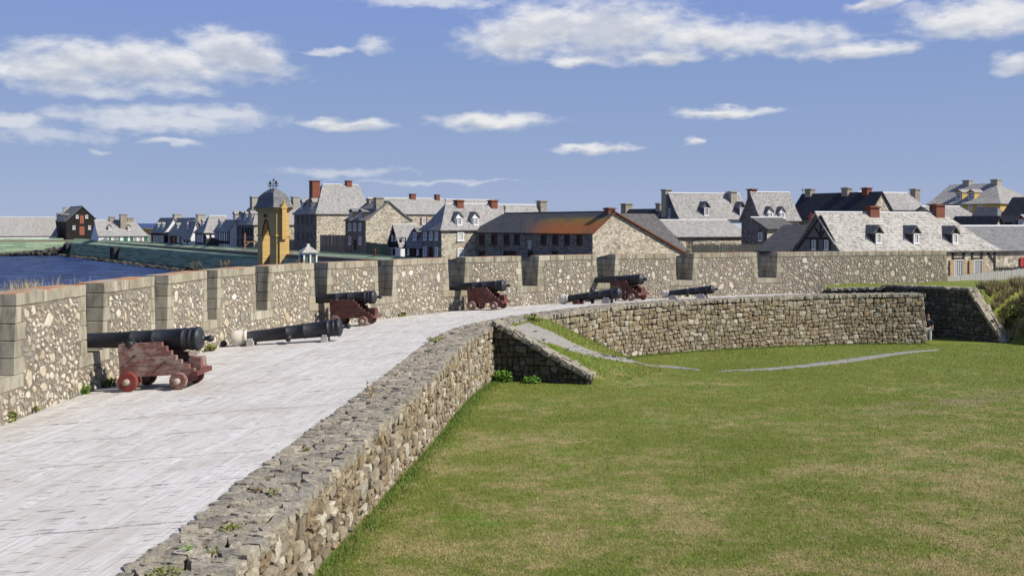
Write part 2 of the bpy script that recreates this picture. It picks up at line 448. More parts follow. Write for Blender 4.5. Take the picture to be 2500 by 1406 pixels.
M['redshut'] = plain('red_shutter', (0.42, 0.045, 0.04), 0.7, 0.1)
M['oxblood'] = plain('oxblood_shutter', (0.060, 0.018, 0.016), 0.8, 0.2)
M['reddoor'] = plain('faded_red_door', (0.30, 0.105, 0.065), 0.75, 0.15)
M['ridge'] = plain('pale_ridge_board', (0.56, 0.56, 0.55), 0.8, 0.12)
M['bluefascia'] = plain('pale_blue_fascia', (0.52, 0.57, 0.66), 0.7, 0.06)
M['darktrim'] = plain('dark_trim', (0.05, 0.047, 0.045), 0.8, 0.2)
M['redtrim'] = plain('rusty_red_verge', (0.17, 0.055, 0.032), 0.8, 0.3)
M['gold'] = plain('gilt_iron', (0.10, 0.065, 0.03), 0.5, 0.3)
M['gravel'] = plain('gravel', (0.275, 0.26, 0.235), 0.95, 0.45, 7.0, True)


def m_glass():
    m, t, b = material('window_glass')
    setc(t, b, (0.018, 0.021, 0.026), rough=0.12)
    b.inputs['Specular IOR Level'].default_value = 0.5
    return m


M['glass'] = m_glass()


def m_quay():
    m, t, b = material('green_quay_boards')
    p = opos(t)
    s = nd(t, 'ShaderNodeSeparateXYZ', {0: p})
    v = nd(t, 'ShaderNodeCombineXYZ', {0: s.outputs[0], 1: mth(t, 'ADD', s.outputs[2], s.outputs[1]), 2: 0.0}).outputs[0]
    br = nd(t, 'ShaderNodeTexBrick', {'Vector': v, 'Color1': (0, 0, 0), 'Color2': (1, 1, 1), 'Mortar': (0, 0, 0), 'Scale': 1.0, 'Mortar Size': 0.02,
                                      'Brick Width': 4.2, 'Row Height': 0.42, 'Bias': 0.0}, offset=0.4)
    f = nd(t, 'ShaderNodeSeparateColor', {0: br.outputs['Color']}).outputs[0]
    n = noise(t, 0.6, p, 6.0, 0.65)
    f = mth(t, 'MULTIPLY_ADD', n, 0.4, mth(t, 'MULTIPLY', f, 0.6))
    c = ramp(t, f, [(0.15, (0.125, 0.19, 0.125)), (0.5, (0.225, 0.305, 0.20)), (0.85, (0.34, 0.41, 0.29))])
    tide = mrange(t, mth(t, 'MULTIPLY_ADD', n, 0.9, s.outputs[2]), -2.3, -3.0)
    c = mix(t, mth(t, 'MULTIPLY', tide, 0.85), c, (0.035, 0.032, 0.022))
    setc(t, b, c, f, 0.5, 0.05, 0.85)
    return m


M['quay'] = m_quay()


def lawn_colour(t, p):
    q = vmt(t, 'MULTIPLY', p, (1.0, 1.0, 0.0))
    n1 = noise(t, 0.16, q, 6.0, 0.62)
    n2 = noise(t, 0.9, q, 6.0, 0.66)
    n3 = noise(t, 6.0, q, 5.0, 0.7)
    s = nd(t, 'ShaderNodeSeparateXYZ', {0: p})
    n4 = noise(t, 2.6, vmt(t, 'ADD', q, (11, 53, 0)), 5.0, 0.72)
    dry = mth(t, 'MULTIPLY_ADD', n2, 0.50, mth(t, 'MULTIPLY_ADD', n1, 0.55, mth(t, 'MULTIPLY_ADD', n4, 0.35, mth(t, 'MULTIPLY', n3, 0.20))))
    dry = mth(t, 'ADD', dry, mrange(t, s.outputs[1], 10.0, 44.0, 0.035, -0.10, False))
    base = ramp(t, n1, [(0.3, (0.155, 0.192, 0.038)), (0.5, (0.188, 0.220, 0.048)), (0.7, (0.145, 0.232, 0.042))])
    c = mix(t, mrange(t, dry, 0.725, 0.93), base, (0.37, 0.305, 0.145))
    c = mix(t, mrange(t, noise(t, 0.45, vmt(t, 'ADD', q, (31, 7, 0)), 5.0, 0.6), 0.60, 0.72, 0.0, 0.55), c, (0.135, 0.26, 0.03))
    c = mix(t, mrange(t, n3, 0.55, 0.78, 0.0, 0.4), c, (0.095, 0.125, 0.026))
    # worn track across the lawn towards the right
    ln = mth(t, 'SUBTRACT', s.outputs[1], mth(t, 'MULTIPLY_ADD', s.outputs[0], 0.72, 21.5))
    ln = mth(t, 'ADD', ln, mth(t, 'MULTIPLY', mth(t, 'SUBTRACT', n1, 0.5), 4.0))
    tr = mrange(t, mth(t, 'ABSOLUTE', ln), 1.3, 0.2)
    tr = mth(t, 'MULTIPLY', mth(t, 'MULTIPLY', tr, mrange(t, s.outputs[0], 7.5, 12.0)), mrange(t, n2, 0.35, 0.6))
    c = mix(t, mth(t, 'MULTIPLY', tr, 0.75), c, (0.30, 0.255, 0.15))
    return c


def m_lawn():
    m, t, b = material('lawn_ground')
    p = wpos(t)
    c = lawn_colour(t, p)
    n = noise(t, 30.0, p, 5.0, 0.7)
    st = noise(t, 1.0, vmt(t, 'MULTIPLY', p, (7.0, 17.0, 1.0)), 6.0, 0.75)
    c = mix(t, 0.55, c, ramp(t, st, [(0.3, (0.16, 0.17, 0.14)), (0.5, (0.5, 0.5, 0.5)), (0.75, (0.88, 0.85, 0.78))]), 'OVERLAY')
    setc(t, b, c, mth(t, 'ADD', n, st), 0.9, 0.05, 0.95)
    b.inputs['Specular IOR Level'].default_value = 0.1
    return m


M['lawn'] = m_lawn()


def m_blade():
    m, t, b = material('grass_blade')
    c = lawn_colour(t, wpos(t))
    r = nd(t, 'ShaderNodeNewGeometry').outputs['Random Per Island']
    c = mix(t, 0.65, c, ramp(t, r, [(0.0, (0.40, 0.42, 0.34)), (0.5, (0.62, 0.61, 0.54)), (1.0, (0.88, 0.82, 0.70))]), 'OVERLAY')
    setc(t, b, c, rough=0.8)
    b.inputs['Specular IOR Level'].default_value = 0.15
    return m


M['blade'] = m_blade()


def leafy(name, a, bcol):
    m, t, b = material(name)
    r = nd(t, 'ShaderNodeNewGeometry').outputs['Random Per Island']
    setc(t, b, mix(t, r, a, bcol), rough=0.75)
    b.inputs['Specular IOR Level'].default_value = 0.2
    return m


M['straw'] = leafy('dry_straw', (0.36, 0.30, 0.16), (0.50, 0.44, 0.27))
M['bankgrass'] = leafy('bank_grass', (0.17, 0.155, 0.05), (0.50, 0.41, 0.22))
M['leaf'] = leafy('weed_leaf', (0.12, 0.15, 0.03), (0.29, 0.30, 0.075))
M['brightleaf'] = leafy('bright_leaf', (0.11, 0.24, 0.03), (0.20, 0.34, 0.06))
M['rustleaf'] = leafy('rusty_leaf', (0.16, 0.12, 0.04), (0.26, 0.15, 0.06))
M['longgrass'] = leafy('long_green_grass', (0.085, 0.15, 0.025), (0.17, 0.24, 0.05))


def m_water():
    m, t, b = material('sea_water')
    p = wpos(t)
    w1 = noise(t, 0.22, vmt(t, 'MULTIPLY', p, (1.0, 1.6, 1.0)), 6.0, 0.62, 0.4)
    w2 = noise(t, 1.1, vmt(t, 'MULTIPLY', p, (1.0, 1.8, 1.0)), 5.0, 0.6, 0.6)
    h = mth(t, 'MULTIPLY_ADD', w2, 0.35, w1)
    c = ramp(t, w1, [(0.38, (0.006, 0.017, 0.066)), (0.52, (0.022, 0.050, 0.155)), (0.66, (0.065, 0.12, 0.28))])
    foam = mrange(t, noise(t, 0.7, vmt(t, 'MULTIPLY', p, (0.6, 2.2, 1.0)), 6.0, 0.7), 0.68, 0.72)
    c = mix(t, mth(t, 'MULTIPLY', foam, 0.7), c, (0.6, 0.65, 0.7))
    setc(t, b, c, h, 1.0, 2.2, 0.36)
    b.inputs['IOR'].default_value = 1.33
    b.inputs['Specular IOR Level'].default_value = 0.25
    return m


M['water'] = m_water()
M['earth'] = plain('town_ground', (0.17, 0.155, 0.115), 0.95, 0.3, 0.4, True)
M['headland'] = plain('brown_headland', (0.13, 0.105, 0.045), 0.95, 0.4, 0.08, True)
M['rock'] = plain('shore_rock', (0.095, 0.088, 0.074), 0.9, 0.5, 1.5, True)
M['skin'] = plain('skin', (0.45, 0.27, 0.19), 0.6, 0.1)
M['navy'] = plain('navy_cloth', (0.02, 0.022, 0.035), 0.9, 0.2)
M['palecloth'] = plain('pale_trousers', (0.62, 0.62, 0.64), 0.9, 0.08)
M['hair'] = plain('brown_hair', (0.05, 0.03, 0.02), 0.7, 0.2)
M['sign'] = plain('sign_board', (0.42, 0.41, 0.38), 0.8, 0.2)


# ------------------------------------------------------------------ geometry helpers
def P(px, py, d):
    return Vector(((px - CX) * d / F, d, CAMZ - (py - HY) * d / F))


def tag(o, label=None, cat=None, group=None, kind=None):
    if cat and not kind:
        kind = 'thing'
    for k, v in (('label', label), ('category', cat), ('group', group), ('kind', kind)):
        if v:
            o[k] = v
    return o


def link(name, data, parent=None, mw=None):
    o = bpy.data.objects.new(name, data)
    COL.objects.link(o)
    if parent is not None:
        o.parent = parent
    if mw is not None:
        o.matrix_local = mw
    return o


def empty(name, loc=(0, 0, 0), rz=0.0, parent=None):
    o = link(name, None, parent)
    o.empty_display_size = 0.2
    o.location, o.rotation_euler = loc, (0, 0, rz)
    return o


class MB:
    def __init__(s):
        s.v, s.f, s.m, s.sm = [], [], [], []

    def face(s, pts, mat=0, smooth=False):
        i = len(s.v)
        s.v += [tuple(p) for p in pts]
        s.f.append(tuple(range(i, i + len(pts))))
        s.m.append(mat)
        s.sm.append(smooth)

    def add(s, verts, faces, mat=0, smooth=False, mx=None):
        i = len(s.v)
        s.v += [tuple(mx @ Vector(p)) if mx is not None else tuple(float(c) for c in p) for p in verts]
        s.f += [tuple(i + k for k in f) for f in faces]
        s.m += [mat] * len(faces)
        s.sm += [smooth] * len(faces)

    def hexa(s, p, mat=0):   # 8 points: bottom ring 0..3, top ring 4..7
        s.add(p, [(3, 2, 1, 0), (4, 5, 6, 7), (0, 1, 5, 4), (1, 2, 6, 5), (2, 3, 7, 6), (3, 0, 4, 7)], mat)

    def box(s, x0, x1, y0, y1, z0, z1, mat=0, mx=None):
        p = [(x0, y0, z0), (x1, y0, z0), (x1, y1, z0), (x0, y1, z0), (x0, y0, z1), (x1, y0, z1), (x1, y1, z1), (x0, y1, z1)]
        if mx is not None:
            p = [tuple(mx @ Vector(q)) for q in p]
        s.hexa(p, mat)

    def extrude(s, poly, axis, a, b, mat=0, capmat=None):
        """poly of 2-d points swept along an axis: 'y': (x,z), 'x': (y,z), 'z': (x,y)"""
        f = {'y': lambda p, w: (p[0], w, p[1]), 'x': lambda p, w: (w, p[0], p[1]), 'z': lambda p, w: (p[0], p[1], w)}[axis]
        n = len(poly)
        vs = [f(p, a) for p in poly] + [f(p, b) for p in poly]
        s.add(vs, [(i, (i + 1) % n, n + (i + 1) % n, n + i) for i in range(n)], mat)
        s.add(vs, [tuple(range(n)), tuple(range(2 * n - 1, n - 1, -1))], mat if capmat is None else capmat)

    def lathe(s, prof, seg=28, mat=0, mx=None, smooth=True):
        """profile (x, r) about the x axis"""
        vs, fs = [], []
        for x, r in prof:
            for k in range(seg):
                a = 2 * math.pi * k / seg
                vs.append((x, r * math.cos(a), r * math.sin(a)))
        for i in range(len(prof) - 1):
            for k in range(seg):
                k2 = (k + 1) % seg
                fs.append((i * seg + k, i * seg + k2, (i + 1) * seg + k2, (i + 1) * seg + k))
        s.add(vs, fs, mat, smooth, mx)

    def cyl(s, p, q, r0, r1=None, seg=10, mat=0, smooth=True):
        p, q = Vector(p), Vector(q)
        r1 = r0 if r1 is None else r1
        d = q - p
        mx = Matrix.Translation(p) @ d.to_track_quat('X', 'Z').to_matrix().to_4x4()
        L = d.length
        s.lathe([(0, 0.0001), (0, r0), (L, r1), (L, 0.0001)], seg, mat, mx, smooth)

    def mesh(s, name, mats, fix=False):
        me = bpy.data.meshes.new(name)
        me.from_pydata(s.v, [], s.f)
        for mt in mats:
            me.materials.append(M[mt] if isinstance(mt, str) else mt)
        me.polygons.foreach_set('material_index', s.m)
        me.polygons.foreach_set('use_smooth', s.sm)
        if fix:
            bm = bmesh.new()
            bm.from_mesh(me)
            bmesh.ops.remove_doubles(bm, verts=bm.verts, dist=0.0005)
            bmesh.ops.recalc_face_normals(bm, faces=bm.faces)
            bm.to_mesh(me)
            bm.free()
        me.update()
        return me

    def build(s, name, mats, parent=None, mw=None, fix=True):
        if not isinstance(mats, (list, tuple)):
            mats = [mats]
        return link(name, s.mesh(name, mats, fix), parent, mw)


def np_mesh(name, verts, tris, mat, smooth=False, nper=3):
    me = bpy.data.meshes.new(name)
    n, k = len(verts), len(tris)
    me.vertices.add(n)
    me.vertices.foreach_set('co', np.asarray(verts, dtype=np.float32).ravel())
    me.loops.add(k * nper)
    me.loops.foreach_set('vertex_index', np.asarray(tris, dtype=np.int32).ravel())
    me.polygons.add(k)
    me.polygons.foreach_set('loop_start', np.arange(0, k * nper, nper, dtype=np.int32))
    me.polygons.foreach_set('use_smooth', np.full(k, smooth))
    me.materials.append(M[mat])
    me.update(calc_edges=True)
    return me


class Curve:
    def __init__(s, pts, step=0.1):
        p = [np.array(q, float) for q in pts]
        p = [2 * p[0] - p[1]] + p + [2 * p[-1] - p[-2]]
        out = []
        for i in range(1, len(p) - 2):
            a, b, c, d = p[i - 1], p[i], p[i + 1], p[i + 2]
            n = max(2, int(np.linalg.norm(c - b) / step))
            for k in range(n):
                u = k / n
                out.append(0.5 * ((2 * b) + (c - a) * u + (2 * a - 5 * b + 4 * c - d) * u * u + (3 * b - a - 3 * c + d) * u ** 3))
        out.append(p[-2])
        s.p = np.array(out)
        seg = np.linalg.norm(np.diff(s.p, axis=0), axis=1)
        s.s = np.concatenate([[0], np.cumsum(seg)])
        s.len = s.s[-1]
        s.px = CX + s.p[:, 0] / s.p[:, 1] * F

    def at(s, q):
        return np.array([np.interp(q, s.s, s.p[:, 0]), np.interp(q, s.s, s.p[:, 1])])

    def tan(s, q):
        v = s.at(min(q + 0.25, s.len)) - s.at(max(q - 0.25, 0))
        return v / np.linalg.norm(v)

    def left(s, q):
        t = s.tan(q)
        return np.array([-t[1], t[0]])

    def pt(s, q, off, z):          # off: to the left of travel
        a = s.at(q) + s.left(q) * off
        return Vector((a[0], a[1], z))

    def spx(s, px):
        return float(np.interp(px, s.px, s.s))

    def dist(s, x, y):
        return float(np.min(np.hypot(s.p[:, 0] - x, s.p[:, 1] - y)))

    def offset(s, off):
        c = Curve.__new__(Curve)
        c.p = np.array([s.at(q) + s.left(q) * off for q in np.arange(0, s.len, 0.25)])
        c.s = np.concatenate([[0], np.cumsum(np.linalg.norm(np.diff(c.p, axis=0), axis=1))])
        c.len = c.s[-1]
        c.px = CX + c.p[:, 0] / c.p[:, 1] * F
        return c


# ------------------------------------------------------------------ the plan of the battery
PAR = Curve([(-9.75, 12), (-9.74, 16), (-9.72, 20.2), (-9.66, 24.4), (-9.42, 29), (-9.05, 33.3), (-7.58, 38.8), (-5.06, 43.1), (-2.94, 46.6),
             (0.11, 49.3), (1.54, 50.6), (7.15, 54.4), (16, 58.6), (25.3, 62)])
RET = Curve([(-3.25, 5.0), (-3.0, 8.2), (-2.81, 10.9), (-2.64, 13.06), (-2.56, 14.68), (-2.38, 16.9), (-2.23, 19.2), (-1.88, 23.7), (-1.55, 29), (-1.18, 33.0),
             (-0.62, 35.9), (0.55, 38.6), (1.43, 40.2), (3.9, 43.9), (6.65, 46.6), (9.4, 48.4), (15.9, 51.6), (20.3, 52.4)])
COPE_W = 1.0
RIN = RET.offset(COPE_W)
DECK_EDGE = -0.35


def deckz(x, y):
    a, b = PAR.dist(x, y), RIN.dist(x, y)
    return DECK_EDGE * b / (a + b + 1e-6)


def on_deck(px, py):
    d = 30.0
    for _ in range(12):
        p = P(px, py, d)
        d = (CAMZ - deckz(p.x, p.y)) * F / (py - HY)
    p = P(px, py, d)
    return Vector((p.x, p.y, deckz(p.x, p.y)))


WA, WB = np.array((-0.66, 35.85)), np.array((2.52, 34.4))      # foot of the ramp's wing wall
WDIR = (WB - WA) / np.linalg.norm(WB - WA)


def lawnz(x, y):
    return -0.5 - 0.0362 * np.minimum(y, 54.0) + 0.03 * np.sin(x * 0.31 + 1) * np.sin(y * 0.23)


RA, RB = np.array((-0.62, 35.9)), np.array((0.95, 39.5))        # head of the ramp along the wall


def rampz(x, y):
    d = RB - RA
    u = np.clip(((x - RA[0]) * d[0] + (y - RA[1]) * d[1]) / d.dot(d), 0, 1)
    return -0.47 * np.maximum(np.hypot(x - RA[0] - u * d[0], y - RA[1] - u * d[1]) - 0.15, 0)


def G(x, y):
    l = lawnz(x, y)
    r = np.minimum(rampz(x, y), -0.04)
    k = 0.35
    h = np.clip(0.5 + 0.5 * (r - l) / k, 0, 1)
    m = l * (1 - h) + r * h + k * h * (1 - h)
    behind = (y - WA[1]) * WDIR[0] - (x - WA[0]) * WDIR[1]
    return np.where(behind > 0.25, m, l)


def on_lawn(px, py):
    ds = np.arange(8, 64, 0.02)
    x = (px - CX) * ds / F
    z = CAMZ - (py - HY) * ds / F
    i = int(np.argmax(z <= G(x, ds)))
    return Vector((x[i], ds[i], float(G(x[i], ds[i]))))


# ------------------------------------------------------------------ stones
def stone_template(seed, round_=0.45, amp=0.07, seg=2):
    r = np.random.default_rng(seed)
    bm = bmesh.new()
    bmesh.ops.create_cube(bm, size=2)
    bmesh.ops.subdivide_edges(bm, edges=bm.edges, cuts=seg - 1, use_grid_fill=True)
    vs = np.array([v.co for v in bm.verts])
    sph = vs / np.linalg.norm(vs, axis=1, keepdims=True)
    k = 1 - round_ * 0.32
    vs = (vs * (1 - round_) + sph * 1.25 * round_) * 0.5
    vs += r.normal(0, amp, vs.shape) * 0.5
    vs[:, 0] *= 1 + 0.18 * r.normal() * vs[:, 2]
    vs[:, 2] *= 1 + 0.15 * r.normal() * vs[:, 0]
    vs /= np.ptp(vs, axis=0)
    fs = np.array([[v.index for v in f.verts] for f in bm.faces])
    bm.free()
    return vs, fs


def templates(name, n, mat, smooth=True, **kw):
    out = []
    for i in range(n):
        vs, fs = stone_template(100 * len(name) + i, **kw)
        out.append((vs, fs, np_mesh(name, vs, fs, mat, smooth, 4)))
    return out


def frame(c, xa, ya, za, sx, sy, sz):
    return np.array([[xa[i] * sx, ya[i] * sy, za[i] * sz, c[i]] for i in range(3)] + [[0, 0, 0, 1.0]])


def apparent(m):
    c = m[:3, 3]
    if c[1] < 3:
        return -1
    px, py = CX + c[0] / c[1] * F, HY + (CAMZ - c[2]) / c[1] * F
    if not (-15 < px < 2515 and 0 < py < 1420):
        return -1
    return np.linalg.norm(m[:3, 0]) * np.linalg.norm(m[:3, 2]) / c[1] ** 2


T_OLD = None


def place(parent, name, stuff, items, tmpl, nobj):
    """the pieces that show largest become parts, the rest one joined part"""
    off = np.array(parent.location) if parent else np.zeros(3)
    items = sorted(items, key=lambda it: -apparent(it[0]))
    for m, k in items[:nobj]:
        mm = m.copy()
        mm[:3, 3] -= off
        link(name, tmpl[k][2], parent, Matrix(mm.tolist()))
    rest = items[nobj:]
    if rest:
        V, Fs, n = [], [], 0
        for m, k in rest:
            vs, fs = tmpl[k][0], tmpl[k][1]
            V.append(vs @ m[:3, :3].T + m[:3, 3] - off)
            Fs.append(fs + n)
            n += len(vs)
        me = np_mesh(stuff, np.concatenate(V), np.concatenate(Fs), 'mortar', tmpl[0][2].polygons[0].use_smooth, 4)
        me.materials[0] = tmpl[0][2].materials[0]
        tag(link(stuff, me, parent), kind='stuff')


T_DRY = templates('wall_stone', 18, 'dry', smooth=False, round_=0.32, amp=0.065, seg=3)
T_OLD = templates('wall_stone', 14, 'dryshade', smooth=False, round_=0.42, amp=0.07, seg=3)
T_TOP = templates('coping_stone', 14, 'drytop', smooth=False, round_=0.16, amp=0.05, seg=3)


def rubble_template(seed):
    """flat-faced irregular stone bedded in mortar; face towards -y"""
    r = np.random.default_rng(seed)
    n = int(r.integers(6, 10))
    a = np.sort((np.arange(n) + r.uniform(-0.3, 0.3, n)) / n * 2 * np.pi)
    rad = r.uniform(0.72, 1.1, n)
    o = np.stack([np.cos(a) * rad, np.full(n, 0.5), np.sin(a) * rad], 1)
    k = r.uniform(0.78, 0.9, (n, 1))
    i = np.stack([o[:, 0], np.full(n, -0.5) + r.normal(0, 0.12, n), o[:, 2]], 1) * np.concatenate([k, np.ones((n, 1)), k], 1)
    mdl = o * np.array((0.98, 0, 0.98)) + np.array((0, -0.15, 0))
    vs = np.concatenate([o, mdl, i, [[0, -0.55, 0]]])
    fs = []
    for q in range(n):
        q2 = (q + 1) % n
        fs += [(q, q2, n + q2, n + q), (n + q, n + q2, 2 * n + q2, 2 * n + q), (2 * n + q, 2 * n + q2, 3 * n, 3 * n)]
    vs[:, 0] /= np.ptp(vs[:, 0])
    vs[:, 2] /= np.ptp(vs[:, 2])
    me = bpy.data.meshes.new('rubble_stone')
    me.from_pydata(vs.tolist(), [], [f if len(set(f)) == 4 else f[:3] for f in fs])
    me.materials.append(M['rubble'])
    me.update()
    return vs, np.array(fs), me


T_RUB = [rubble_template(900 + i) for i in range(16)]


def face_items(cur, s0, s1, zb, zt, rows=(0.12, 0.26), wid=(0.09, 0.42), depth=0.30, batter=0.0, seed=1, nt=18, z0=-3.0, z1=0.4):
    r = np.random.default_rng(seed)
    items, z = [], z0
    while z < z1:
        h = r.uniform(*rows)
        s = s0 + r.uniform(0, 0.1)
        ph = r.uniform(0, 6.3)
        while s < s1 - 0.05:
            w = min(float(np.clip(r.lognormal(math.log(h * 1.15), 0.36), wid[0], wid[1])), s1 - s)
            mid = s + w / 2
            zc = z + h / 2 + 0.04 * math.sin(mid * 1.3 + z * 0.7) + 0.02 * math.sin(mid * 3.7 + ph)
            top, bot = zt(mid), zb(mid)
            if bot - 0.12 < zc and zc + h * 0.35 < top:
                sp_ = r.uniform(0.35, 0.65)
                parts = [(zc, h * r.uniform(0.94, 1.06))] if r.random() > 0.26 or h < 0.15 else [(zc - h * (1 - sp_) / 2, h * sp_), (zc + h * sp_ / 2, h * (1 - sp_))]
                for zz, hh in parts:
                    t = cur.tan(mid)
                    n = np.array([t[1], -t[0]])
                    o = batter * (top - zz) + r.normal(0, 0.018)
                    c = cur.at(mid) + n * (o - depth / 2)
                    a = r.normal(0, 0.07)
                    xa = np.array([t[0] * math.cos(a), t[1] * math.cos(a), math.sin(a)])
                    ya = np.array([-n[0], -n[1], 0.0])
                    za = np.cross(xa, ya)
                    items.append((frame((c[0], c[1], zz), xa, ya, za, w * 1.01 * r.choice([-1, 1]), depth, hh * 1.03 * r.choice([-1, 1])), int(r.integers(nt))))
            s += w
        z += h
    return items


def coping_items(cur, s0, s1, zt, o0, o1, rows=3, lens=(0.22, 0.52), thick=0.16, seed=2, nt=14, slope=None):
    """slabs over the top between offsets o0..o1 to the left of travel"""
    r = np.random.default_rng(seed)
    items = []
    w = (o1 - o0) / rows
    for k in range(rows):
        s = s0 + r.uniform(0, 0.15)
        while s < s1:
            l = min(r.uniform(*lens), s1 - s + 0.05)
            mid = s + l / 2
            t = cur.tan(mid)
            n = np.array([-t[1], t[0]])
            c = cur.at(mid) + n * (o0 + w * (k + 0.5) + (0.12 if k in (0, rows - 1) else 1.0) * (r.normal(0, 0.045) + 0.06 * math.sin(mid * 1.7 + k)))
            g = 0.0 if slope is None else slope(mid)
            yaw = r.normal(0, 0.3)
            t = np.array([t[0] * math.cos(yaw) - t[1] * math.sin(yaw), t[0] * math.sin(yaw) + t[1] * math.cos(yaw)])
            n = np.array([-t[1], t[0]])
            xa = np.array([t[0], t[1], g + r.normal(0, 0.012)])
            xa /= np.linalg.norm(xa)
            ya = np.array([n[0], n[1], r.normal(0, 0.018)])
            ya -= xa * np.dot(xa, ya)
            ya /= np.linalg.norm(ya)
            za = np.cross(xa, ya)
            hh = thick * r.uniform(0.95, 1.08)
            c3 = np.array([c[0], c[1], zt(mid)]) + za * (r.normal(0, 0.006) - thick * 0.45)
            items.append((frame(c3, xa, ya, za, l * r.uniform(1.0, 1.14), w * r.uniform(1.0, 1.3), hh), int(r.integers(nt))))
            s += l
    return items


def sweep(mb, cur, s0, s1, prof, n, mats=None, cap=True):
    """prof: list of (offset to the left, z) or a function of s; quads between rails"""
    qs = np.linspace(s0, s1, n + 1)
    rings = [[cur.pt(q, o, z) for o, z in (prof(q) if callable(prof) else prof)] for q in qs]
    k = len(rings[0])
    for a, b in zip(rings[:-1], rings[1:]):
        for i in range(k):
            j = (i + 1) % k
            mb.face([a[i], b[i], b[j], a[j]], (mats[i] if mats else 0))
    if cap:
        mb.face(rings[0], 0)
        mb.face(rings[-1][::-1], 0)


# ------------------------------------------------------------------ water, ground, lawn
wm = MB()
wm.face([(-16000, -200, -3.8), (16000, -200, -3.8), (16000, 30000, -3.8), (-16000, 30000, -3.8)])
tag(wm.build('sea', 'water'), kind='structure')

QD = np.array((0.552, -0.834))
Q0, Q1, Q2 = np.array((-103.2, 246.0)), np.array((-32.8, 139.7)), np.array((-11.5, 107.5))
QL = np.array((-0.834, -0.552))
tg = MB()
gp = [(-11, 56), (-11, 107), (Q0[0] + 1, Q0[1] + 1), (Q0[0] + QL[0] * 90, Q0[1] + QL[1] * 90 + 2), (-260, 330), (420, 420), (420, 30), (60, 30), (60, 66), (27, 64), (20, 61.5)]
tg.extrude(gp, 'z', -6.0, -0.38)
tag(tg.build('town_ground', 'earth'), kind='structure')

xs = np.unique(np.concatenate([np.arange(-8, -1.5, 0.5), np.arange(-1.5, 5.5, 0.14), np.arange(5.5, 60, 0.7)]))
ys = np.unique(np.concatenate([np.arange(2, 34, 0.7), np.arange(34, 47, 0.14), np.arange(47, 72, 0.7)]))
gx, gy = np.meshgrid(xs, ys)
gv = np.stack([gx.ravel(), gy.ravel(), G(gx, gy).ravel()], 1)
nx, ny = len(xs), len(ys)
idx = np.arange(nx * ny).reshape(ny, nx)
gf = np.stack([idx[:-1, :-1].ravel(), idx[:-1, 1:].ravel(), idx[1:, 1:].ravel(), idx[1:, :-1].ravel()], 1)
cc = gv[gf].mean(1)                      # leave out what lies under the gun platform
keep = np.array([not (PAR.dist(c[0], c[1]) < 5.0 or c[0] < np.interp(c[1], RET.p[:, 1], RET.p[:, 0]) - 0.8) or c[1] > 60 for c in cc])
lawn = tag(link('lawn', np_mesh('lawn', gv, gf[keep], 'lawn', True, 4)), kind='structure')

# gravel path: up the ramp and on across the lawn
lo = [(1240, 803), (1324, 833), (1420, 863), (1510, 881), (1612, 897), (1708, 905), (1752, 907.5), (1900, 902), (2000, 893), (2080, 884), (2150, 873), (2220, 863), (2290, 856)]
hi = [(1290, 789), (1356, 815), (1420, 846), (1500, 870), (1612, 892), (1708, 902.5), (1752, 906), (1900, 896.5), (2000, 885), (2080, 875), (2150, 865), (2220, 857.5), (2290, 852.5)]


def ribbon(lo, hi, name, mat, lift=0.02, nsub=22, nw=6):
    a = [on_lawn(*p) for p in lo]
    b = [on_lawn(*p) for p in hi]
    ca, cb = Curve([(p.x, p.y) for p in a]), Curve([(p.x, p.y) for p in b])
    n = nsub * len(lo)
    mb = MB()
    g = []
    for i in range(n + 1):
        p, q = ca.at(ca.len * i / n), cb.at(cb.len * i / n)
        row = []
        for k in range(nw + 1):
            m = p + (q - p) * k / nw
            if 0 < k < nw or 0 < i < n:
                m = m + rng.normal(0, 0.07 if k in (0, nw) else 0.03, 2)
            row.append((m[0], m[1], float(G(m[0], m[1])) + (lift if 0 < k < nw else lift * 0.4)))
        g.append(row)
    for i in range(n):
        for k in range(nw):
            mb.face([g[i][k], g[i][k + 1], g[i + 1][k + 1], g[i + 1][k]], 0, True)
    return tag(mb.build(name, mat), kind='structure')


ribbon(lo[:6], hi[:6], 'gravel_path', 'gravel')
ribbon(lo[6:], hi[6:], 'gravel_path', 'gravel')

# ------------------------------------------------------------------ gun platform and planks
bed = MB()
ss = np.arange(0, RIN.len - 2.0, 0.5)
pn = [float(PAR.s[np.argmin(np.hypot(PAR.p[:, 0] - q[0], PAR.p[:, 1] - q[1]))]) for q in (RIN.at(s) for s in ss)]
pn = np.maximum.accumulate(np.array(pn) + np.arange(len(pn)) * 1e-4)


def deck_pt(s, u):              # u 0 at the parapet .. 1 at the coping
    a, b = PAR.at(float(np.interp(s, ss, pn))), RIN.at(s)
    c = a + (b - a) * u
    return np.array([c[0], c[1], DECK_EDGE * (1 - u)])


